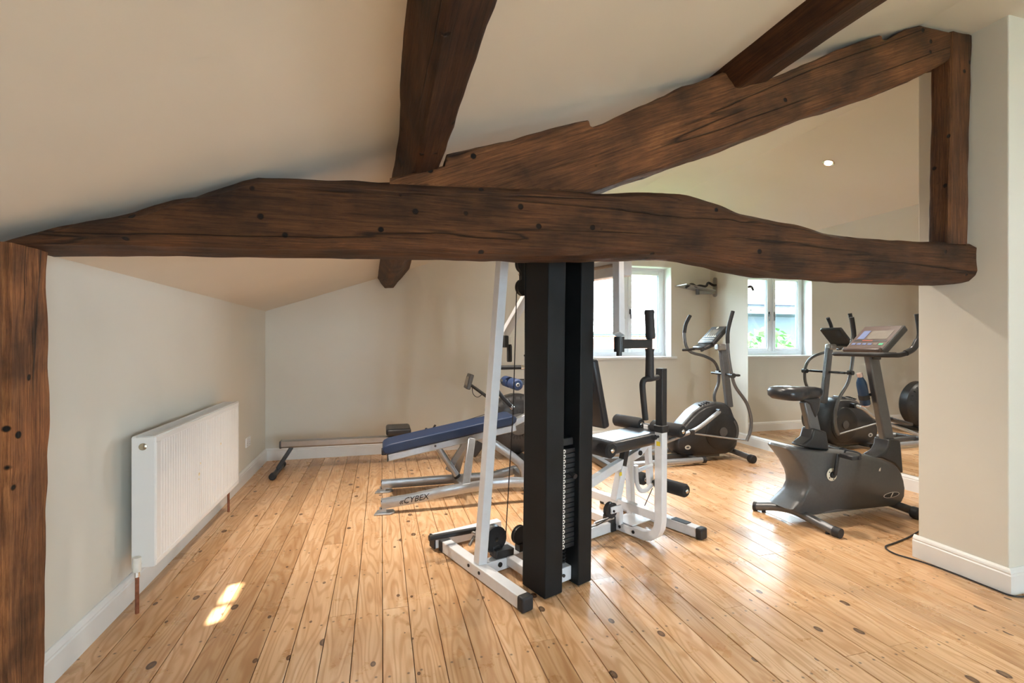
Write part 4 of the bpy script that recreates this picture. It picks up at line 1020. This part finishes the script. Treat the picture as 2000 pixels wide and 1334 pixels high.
MB().cyl((0.245, -0.13, 0.492), (0.30, -0.16, 0.492), 0.008, 8).build('pedal_axle', 'chrome', bk)
# seat tower and saddle
MB().prism([(0.055, 0.535), (0.27, 0.500), (0.262, 0.56), (0.245, 0.640), (0.130, 0.670), (0.105, 0.60), (0.02, 0.550)], lambda a, z: (a, -0.055, z), lambda a, z: (a, 0.055, z)).build('seat_collar', 'darkplastic', bk, bevel=0.014, seg=3)
MB().bar((0.19, 0, 0.60), (0.115, 0, 0.87), 0.05, 0.095, up=(1, 0, 0)).build('seat_post', 'greytube', bk, bevel=0.010)
# saddle: outline from above, pillowed
so_ = []
sad = [(-0.17, 0.0), (-0.165, 0.06), (-0.135, 0.105), (-0.08, 0.122), (-0.02, 0.110), (0.05, 0.072), (0.12, 0.042), (0.20, 0.030), (0.245, 0.022), (0.262, 0.0)]
ol = sad + [(a, -b_) for a, b_ in sad[-2:0:-1]]
V = []; k = len(ol)
for zz, f in ((0.875, 0.55), (0.885, 0.86), (0.905, 0.98), (0.935, 1.0), (0.955, 0.93), (0.966, 0.72), (0.970, 0.35)):
    V += [(0.02 + (a - 0.02) * f, b_ * f, zz + 0.012 * max(0, -(a) * 6 - 0.2) * (1 if zz > 0.93 else 0)) for a, b_ in ol]
F = [(i * k + j, i * k + (j + 1) % k, (i + 1) * k + (j + 1) % k, (i + 1) * k + j) for i in range(6) for j in range(k)] + [tuple(range(k))[::-1], tuple(6 * k + j for j in range(k))]
MB().add(V, F).build('saddle', 'vinyl', bk, angle=70)
MB().prism([(0.05, 0.88), (0.215, 0.885), (0.20, 0.80), (0.17, 0.74), (0.12, 0.84)], lambda a, z: (a, -0.035, z), lambda a, z: (a, 0.035, z)).build('saddle_clamp', 'darkplastic', bk, bevel=0.010)
# mast, console, handlebar
MB().prism([(0.715, 0.425), (0.78, 0.412), (0.90, 0.365), (0.965, 0.29), (0.985, 0.285), (0.955, 0.545), (0.845, 0.555), (0.835, 0.50), (0.80, 0.455)], lambda a, z: (a, -0.062, z), lambda a, z: (a, 0.062, z)).build('mast_collar', 'darkplastic', bk, bevel=0.016, seg=3)
ms = MB().bar((0.905, 0, 0.50), (0.735, 0, 1.20), 0.05, 0.098, up=(1, 0, 0)).build('mast', 'greytube', bk, bevel=0.010)
MB().bar((0.75, 0, 1.16), (0.76, 0, 1.30), 0.09, 0.07, up=(1, 0, 0)).build('console_neck', 'darkplastic', bk, bevel=0.01)
c0, c1 = Vector((0.655, 0, 1.243)), Vector((0.865, 0, 1.42)); cd = (c1 - c0).normalized(); cn = Vector((-cd.z, 0, cd.x))
cm = Matrix(((cd.x, 0, cn.x), (0, 1, 0), (cd.z, 0, cn.z)))
def con(s0, s1, b0, b1, off, th): 
    c = c0 + cd * ((s0 + s1) / 2) + cn * (off + th / 2) + Vector((0, (b0 + b1) / 2, 0)); return MB().box(c, (s1 - s0, b1 - b0, th), cm)
CL = (c1 - c0).length
co = con(-0.01, CL + 0.01, -0.155, 0.155, -0.055, 0.055).build('console', 'grey', bk, bevel=0.014, seg=3)
con(0.006, CL - 0.006, -0.142, 0.142, 0.0, 0.002).build('console_panel', 'brownpanel', co)
con(0.115, 0.215, -0.115, 0.045, 0.002, 0.0015).build('console_screen', 'screen', co)
con(0.115, 0.215, 0.06, 0.115, 0.002, 0.0015).build('console_picture', 'screenblue', co)
con(0.085, 0.105, -0.125, 0.125, 0.002, 0.001).build('console_lights', 'ink', co)
for i in range(6): con(0.045, 0.065, 0.105 - 0.042 * i - 0.015, 0.105 - 0.042 * i + 0.015, 0.002, 0.002).build('console_button', 'green' if i == 5 else ('screenblue' if i < 4 else 'screen'), co)
con(0.09, 0.10, -0.02, 0.06, 0.003, 0.001).build('console_lights', 'red', co)
con(-0.03, 0.004, -0.15, 0.15, -0.03, 0.05).build('console_ledge', 'brownpanel', co, bevel=0.012)
hbt = [(0.60, 0.20, 1.20), (0.66, 0.22, 1.198), (0.78, 0.24, 1.235), (0.86, 0.25, 1.34), (0.835, 0.25, 1.50)]
MB().tube([(0.59, 0.10, 1.203), (0.60, 0.185, 1.202), (0.66, 0.215, 1.202), (0.74, 0.22, 1.205), (0.83, 0.235, 1.245), (0.875, 0.25, 1.35), (0.85, 0.25, 1.50)], 0.018, 14, curve=6).build('handlebar', 'rubber', bk)
MB().tube([(0.74, 0.18, 1.203), (0.73, 0.0, 1.203), (0.74, -0.18, 1.203)], 0.018, 14).build('handlebar_bridge', 'rubber', bk)
MB().tube([(0.59, -0.10, 1.203), (0.60, -0.185, 1.202), (0.66, -0.215, 1.202), (0.74, -0.22, 1.205), (0.83, -0.235, 1.245), (0.875, -0.25, 1.35), (0.85, -0.25, 1.50)], 0.018, 14, curve=6).build('handlebar', 'rubber', bk)
MB().tube([(0.60, -0.185, 1.202), (0.58, 0, 1.203), (0.60, 0.185, 1.202)], 0.017, 14, curve=4).build('handlebar_bridge', 'rubber', bk)
for s_ in (-1, 1): MB().tube([(0.77, s_ * 0.228, 1.216), (0.83, s_ * 0.236, 1.248), (0.865, s_ * 0.245, 1.31)], 0.022, 14, curve=3).build('pulse_grip', 'darkplastic', bk)
# oval badge and small mark on the shell
ov = [(0.078 * math.cos(2 * math.pi * i / 32), 0.020 * math.sin(2 * math.pi * i / 32)) for i in range(32)]
bd = MB().prism([(0.80 + a, 0.148 + z + a * 0.06) for a, z in ov], lambda a, z: (a, -0.1065, z), lambda a, z: (a, -0.100, z)).build('maker_badge', 'label', bk)
MB().prism([(0.80 + a * 0.92, 0.148 + z * 0.84 + a * 0.06) for a, z in ov], lambda a, z: (a, -0.1072, z), lambda a, z: (a, -0.1065, z)).build('badge_field', 'ink', bd)
MB().prism([(0.787, 0.134), (0.796, 0.134), (0.818, 0.164), (0.809, 0.164)], lambda a, z: (a, -0.1080, z), lambda a, z: (a, -0.1072, z)).build('badge_slash', 'label', bd)
MB().prism([(0.675, 0.335), (0.690, 0.335), (0.695, 0.362), (0.680, 0.352)], lambda a, z: (a, -0.1062, z), lambda a, z: (a, -0.100, z)).build('small_mark', 'label', bk)
for p in ((-0.055, 0.128), (-0.018, 0.112)): MB().lathe([(0, 0.006), (0.003, 0.006)], (p[0], -0.100, p[1]), (0, -1, 0), 10).build('screw', 'ink', bk)

# drinks bottle in the cage on the bike mast
bo = thing('drinks_bottle', 'navy blue drinks bottle with pink steel cap on the bike mast', 'bottle', (3.615, 2.83, 0.80))
bo.rotation_euler = (0, R(-14), 0)
MB().lathe([(0.008, 0.028), (0.016, 0.034), (0.17, 0.035), (0.195, 0.032), (0.225, 0.020), (0.232, 0.018)], (0, 0, 0), (0, 0, 1), 24).build('bottle_body', 'bottle', bo)
MB().lathe([(0.0, 0.030), (0.010, 0.031)], (0, 0, 0), (0, 0, 1), 24).build('base_ring', 'bottlecap', bo)
MB().lathe([(0.232, 0.017), (0.234, 0.020), (0.262, 0.020), (0.266, 0.016)], (0, 0, 0), (0, 0, 1), 24).build('cap', 'bottlecap', bo)
MB().lathe([(0.055, 0.037), (0.09, 0.037)], (0, 0, 0), (0, 0, 1), 24).tube([(0.0, 0, 0.075), (0.075, -0.005, 0.075)], 0.012, 8).build('cage_band', 'rubber', bk).matrix_local = Matrix.Translation((3.615 - 2.893, 0.03, 0.80)) @ Matrix.Rotation(R(-14), 4, 'Y')

# power lead of the bike, round the foot of the pier
ld = [(3.78, 2.50, 0.006), (3.60, 2.42, 0.006), (3.35, 2.34, 0.006), (3.18, 2.30, 0.006), (3.06, 2.27, 0.006), (3.02, 2.18, 0.006), (3.065, 2.05, 0.006), (3.082, 1.90, 0.006), (3.085, 1.75, 0.006), (3.10, 1.66, 0.006), (3.22, 1.64, 0.006), (3.42, 1.655, 0.006), (3.8, 1.64, 0.006)]
tag(MB().tube(ld, 0.0045, 8, curve=6).build('power_lead', 'rubber'), 'thin black power lead trailing round the foot of the pier', 'cable')

# ------------------------------------------------------------------ elliptical trainer in the corner
el = thing('elliptical_trainer', 'dark elliptical trainer in the corner facing the mirror', 'elliptical', (3.83, 4.52, 0), R(-2))
eb = [(-0.81, 0.20), (-0.80, 0.255), (-0.711, 0.38), (-0.62, 0.47), (-0.525, 0.55), (-0.431, 0.60), (-0.30, 0.625), (-0.17, 0.622), (-0.11, 0.58), (-0.06, 0.46), (-0.025, 0.34), (-0.015, 0.25), (-0.03, 0.15), (-0.08, 0.085), (-0.176, 0.060), (-0.40, 0.055), (-0.68, 0.065), (-0.77, 0.10), (-0.80, 0.15)]
puffy('drive_housing', eb, 'darkplastic', el, 0.12, 0.05)
MB().prism([(-0.79, 0.30), (-0.69, 0.42), (-0.57, 0.535), (-0.44, 0.612), (-0.30, 0.640), (-0.30, 0.60), (-0.43, 0.572), (-0.56, 0.49), (-0.66, 0.385), (-0.745, 0.285)], lambda a, z: (a, -0.085, z), lambda a, z: (a, 0.085, z)).build('top_fairing', 'greytube', el, bevel=0.015, seg=3)
vt = MB()
for i in range(4): vt.box((-0.47 + 0.032 * i, -0.06, 0.604 + 0.009 * i), (0.012, 0.055, 0.012))
vt.build('vent_slots', 'ink', el)
for s_ in (-1, 1):
    dk = MB().lathe([(0, 0.205), (0.012, 0.205), (0.022, 0.19), (0.024, 0.10), (0.020, 0.05)], (-0.235, s_ * 0.115, 0.315), (0, s_, 0), 40).build('crank_disc', 'black', el)
    MB().lathe([(0, 0.05), (0.006, 0.048)], (-0.235, s_ * 0.138, 0.315), (0, s_, 0), 24).build('disc_centre', 'grey', dk)
    arc = []
    for i in range(9): a = R(-30 + 70 * i / 8); arc.append((0.185 * math.cos(a), 0.185 * math.sin(a)))
    for i in range(9): a = R(40 - 70 * i / 8); arc.append((0.165 * math.cos(a), 0.165 * math.sin(a)))
    MB().prism([(-0.235 + a, 0.315 + z) for a, z in arc], lambda a, z: (a, s_ * 0.136, z), lambda a, z: (a, s_ * 0.1405, z)).build('disc_lettering_band', 'grey', dk)
    lo = [(0.036 * math.cos(2 * math.pi * i / 24), 0.024 * math.sin(2 * math.pi * i / 24)) for i in range(24)]
    lg = MB().prism([(-0.66 + a, 0.165 + z) for a, z in lo], lambda a, z: (a, s_ * 0.112, z), lambda a, z: (a, s_ * 0.1215, z)).build('oval_badge', 'label', el)
    MB().prism([(-0.66 + a * 0.5, 0.165 + z * 0.4) for a, z in lo], lambda a, z: (a, s_ * 0.1215, z), lambda a, z: (a, s_ * 0.1222, z)).build('badge_mark', 'grey', lg)
sb = MB().tube([(0.0, -0.27, 0.052), (-0.02, 0.0, 0.07), (0.0, 0.27, 0.052)], 0.030, 16, curve=4).build('front_stabiliser', 'greytube', el)
for b_ in (-0.32, 0.26): MB().lathe([(0, 0.034), (0.008, 0.044), (0.055, 0.044), (0.063, 0.034)], (0.0, b_, 0.045), (0, 1, 0), 24).build('transport_wheel', 'rubber', sb)
for s_ in (-1, 1):
    ra_ = MB().tube([(-0.56, s_ * 0.235, 0.055), (-1.62, s_ * 0.235, 0.050)], 0.030, 16).build('roller_rail', 'silver', el)
    MB().cyl((-0.57, s_ * 0.235, 0.055), (-0.53, s_ * 0.235, 0.055), 0.035, 16).build('rail_cap', 'rubber', ra_)
MB().box((-1.62, 0, 0.045), (0.07, 0.62, 0.06)).build('rear_stabiliser', 'greytube', el, bevel=0.01)
MB().box((-0.62, 0, 0.05), (0.06, 0.50, 0.05)).box((-0.9, 0, 0.05), (1.4, 0.06, 0.05)).build('base_frame', 'greytube', el, bevel=0.006)
MB().bar((-0.055, 0, 0.56), (-0.145, 0, 1.22), 0.055, 0.075, up=(1, 0, 0)).build('mast', 'greytube', el, bevel=0.010)
nh = [(-0.185, 1.625), (-0.225, 1.50), (-0.248, 1.393), (-0.250, 1.28), (-0.242, 1.174), (-0.225, 1.06), (-0.202, 0.954), (-0.175, 0.86), (-0.135, 0.788), (-0.03, 0.660), (0.015, 0.57), (0.045, 0.45), (0.035, 0.33), (-0.012, 0.225)]
fh = [(-0.400, 1.600), (-0.455, 1.50), (-0.476, 1.40), (-0.455, 1.253), (-0.385, 1.175), (-0.222, 1.133), (-0.090, 1.07), (-0.03, 0.97), (-0.02, 0.89), (-0.03, 0.80), (-0.075, 0.70), (-0.08, 0.62), (-0.04, 0.50), (0.0, 0.40), (0.0, 0.30), (-0.05, 0.22)]
for hp, b_ in ((nh, -0.225), (fh, 0.225)):
    cut = 3 if b_ < 0 else 3
    h_ = MB().tube([(a, b_, z) for a, z in hp], 0.017, 14, curve=3).build('swing_handle', 'greytube', el)
    MB().tube([(a, b_, z) for a, z in hp[:cut + (1 if b_ < 0 else 0)]], 0.0205, 14, curve=4).build('hand_grip', 'rubber', h_)
    pvz = 0.935
    pa = lin([(-z, a) for a, z in hp], -pvz)
    MB().lathe([(-0.03, 0.026), (0.03, 0.026)], (pa, b_, pvz), (0, 1, 0), 18).build('handle_pivot', 'darkplastic', h_)
MB().cyl((-0.115, -0.225, 0.935), (-0.115, 0.225, 0.935), 0.014, 12).bar((-0.2, -0.225, 0.935), (-0.1, -0.225, 0.935), 0.02, 0.02).bar((-0.03, 0.225, 0.935), (-0.12, 0.225, 0.935), 0.02, 0.02).build('pivot_axle', 'darkplastic', el)
# console
k0, k1 = Vector((-0.375, 0, 1.285)), Vector((-0.18, 0, 1.475)); kd = (k1 - k0).normalized(); kn = Vector((-kd.z, 0, kd.x)); km = Matrix(((kd.x, 0, kn.x), (0, 1, 0), (kd.z, 0, kn.z)))
def ecn(s0, s1, b0, b1, off, th):
    c = k0 + kd * ((s0 + s1) / 2) + kn * (off + th / 2) + Vector((0, (b0 + b1) / 2, 0)); return MB().box(c, (s1 - s0, b1 - b0, th), km)
ec = ecn(0, (k1 - k0).length, -0.135, 0.135, -0.05, 0.05).build('console', 'darkplastic', el, bevel=0.018, seg=3)
ecn(0.12, 0.21, -0.06, 0.06, 0.0, 0.002).build('console_screen', 'screen', ec)
for (s0, s1, b0, b1) in ((0.095, 0.101, -0.11, 0.11), (0.06, 0.066, -0.11, 0.11), (0.101, 0.21, 0.068, 0.073), (0.03, 0.036, -0.10, 0.10)): ecn(s0, s1, b0, b1, 0.0, 0.0025).build('console_line', 'label', ec)
for i in range(5): ecn(0.103, 0.122, -0.085 + 0.035 * i, -0.075 + 0.035 * i, 0.0, 0.003).build('console_button', 'label', ec)
MB().lathe([(0, 0.017), (0.003, 0.016)], k0 + kd * 0.238 + kn * 0.0, kn, 18).build('console_emblem', 'label', ec)
MB().box((-0.385, 0, 1.245), (0.14, 0.22, 0.045), Matrix.Rotation(R(-20), 3, 'Y')).build('console_tray', 'darkplastic', el, bevel=0.015)
MB().tube([(-0.40, 0.05, 1.225), (-0.49, 0.13, 1.205), (-0.52, 0.19, 1.203)], 0.014, 12).tube([(-0.40, -0.05, 1.225), (-0.49, -0.13, 1.205), (-0.52, -0.16, 1.203)], 0.014, 12).build('fixed_grip', 'rubber', el)
MB().box((-0.17, 0, 1.235), (0.10, 0.08, 0.07)).build('console_neck', 'alu', el, bevel=0.015)
# pedal arms, links and pedals
for s_ in (-1, 1):
    dz = 0.0 if s_ < 0 else -0.20
    b_ = s_ * 0.215
    pa_ = MB().tube([(-1.42, b_, 0.115), (-1.10, b_, 0.225 + dz * 0.1), (-0.80, b_, 0.315 + dz * 0.3), (-0.60, b_, 0.385 + dz * 0.6), (-0.42, b_, 0.50 + dz), (-0.32, b_ * 0.85, 0.545 + dz)], 0.022, 14, curve=4).build('pedal_arm', 'silver', el)
    MB().lathe([(-0.03, 0.03), (0.03, 0.03)], (-0.315, b_ * 0.80, 0.545 + dz), (0, 1, 0), 18).build('crank_knob', 'darkplastic', pa_)
    MB().lathe([(-0.025, 0.028), (-0.02, 0.036), (0.02, 0.036), (0.025, 0.028)], (-1.42, b_, 0.117), (0, 1, 0), 20).build('arm_roller', 'rubber', pa_)
    MB().box((-0.97, b_, 0.335 + dz * 0.2), (0.36, 0.145, 0.04), Matrix.Rotation(R(-14), 3, 'Y')).build('pedal', 'darkplastic', pa_, bevel=0.014)
    MB().tube([(-0.66, b_, 0.33 + dz * 0.5), (-0.01, b_, 0.228)], 0.0095, 10).build('link_rod', 'silver', pa_)
    MB().box((-0.68, b_, 0.345 + dz * 0.5), (0.06, 0.05, 0.06)).build('link_joint', 'darkplastic', pa_, bevel=0.01)

# ------------------------------------------------------------------ outside the back window
tag(MB().box((4, 26, -2.85), (90, 80, 0.1)).build('ground', 'lawn', smooth=False), 'garden lawn below the back window', 'lawn', kind='structure')
def neighbour(label, x0, x1, y0, eave, ridge_dy, pitch, brick_to, rows, group=None):
    t = thing('neighbouring_house', label, 'building', ((x0 + x1) / 2, y0, -2.8))
    w = x1 - x0; ez = eave + 2.8
    MB().box((0, 0.15 + 1.9, ez / 2 - 0.1), (w, 3.8, ez - 0.2)).build('wall', 'mortar', t, smooth=False)
    # brick courses in view just under the eaves
    bl, bh = 0.215, 0.065
    me = None; nrow = int((eave - brick_to) / 0.075)
    first = True; cnt = 0
    V = []; Fs = []
    bmb = MB()
    for r_ in range(nrow):
        z = ez - 0.16 - r_ * 0.075
        k_ = int(w / 0.225)
        for i in range(k_): bmb.box((-w / 2 + 0.225 * (i + 0.5 + 0.5 * (r_ % 2)) - 0.05, 0.145, z), (bl, 0.04, bh))
    tag(bmb.build('brick_courses', 'brick', t, smooth=False), kind='stuff')
    MB().tube([(-w / 2, -0.10, ez - 0.03), (w / 2, -0.10, ez - 0.03)], 0.06, 12).box((0, 0.0, ez - 0.05), (w, 0.03, 0.18)).build('gutter', 'gutter', t)
    tl = math.radians(pitch); n = rows; st_ = 0.24
    for i in range(n):
        d = -0.12 + i * st_
        c = Vector((0, d + st_ * 0.62 * math.cos(tl), ez + 0.03 + (d + 0.12) * math.tan(tl) + st_ * 0.5 * math.sin(tl)))
        MB().box(c, (w + 0.3, st_ * 1.35 / math.cos(tl) * 0.95, 0.03), Matrix.Rotation(tl - R(4), 3, 'X')).build('tile_course', 'rooftile', t, smooth=False)
    return t
neighbour('brick house with pale tiled roof seen straight through the window', 4.5, 13.5, 14.0, 1.62, 4, 42, 0.3, 15)
nb2 = neighbour('brick outbuilding with pale tiled roof seen only in the mirror', -11.5, 2.0, 14.5, 2.72, 4, 40, 2.2, 14)
tag(MB().box((-4.7, 13.2, 2.28), (13.0, 1.6, 0.20)).box((-4.7, 14.0, -0.3), (13.0, 0.1, 5.0)).build('lean_to_canopy', 'gutter', smooth=False), 'grey flat canopy in front of the outbuilding seen in the mirror', 'canopy')
fe = thing('garden_fence', 'grey boarded garden fence outside the back window', 'fence', (-4.5, 12.0, -2.8))
for i in range(34): MB().box((-6.0 + 0.36 * i, 0, 2.05), (0.30, 0.03, 4.1)).build('board', 'fence', fe, smooth=False)
for zz in (0.6, 3.6): MB().box((0, 0.04, zz), (12.4, 0.05, 0.10)).build('rail', 'fence', fe, smooth=False)
def shrub(x, y, z, r, label):
    t = thing('shrub', label, 'shrub', (x, y, -2.8), group='shrubs by the fence')
    MB().tube([(0, 0, 0), (0.05, 0, z + 2.8)], [0.08, 0.04], 8).build('stem', 'copper', t)
    rr = random.Random(int(x * 100)); mb = MB()
    for i in range(420):
        d = Vector((rr.gauss(0, 1), rr.gauss(0, 1), rr.gauss(0, 1))).normalized() * (r * rr.uniform(0.55, 1.0)); d.z *= 1.3
        a = Vector((rr.gauss(0, 1), rr.gauss(0, 1), rr.gauss(0, 1))).normalized() * 0.13; b_ = a.orthogonal().normalized() * 0.07
        c = Vector((0, 0, z + 2.8)) + d
        mb.add([c - a, c + b_, c + a, c - b_], [(0, 1, 2, 3)])
    tag(mb.build('foliage', 'leaf', t, smooth=False), kind='stuff')
shrub(-1.2, 10.6, 0.75, 0.75, 'leafy green shrub nearest the window edge in the mirror')
shrub(-2.9, 10.7, 0.3, 0.7, 'leafy green shrub further along the grey fence')
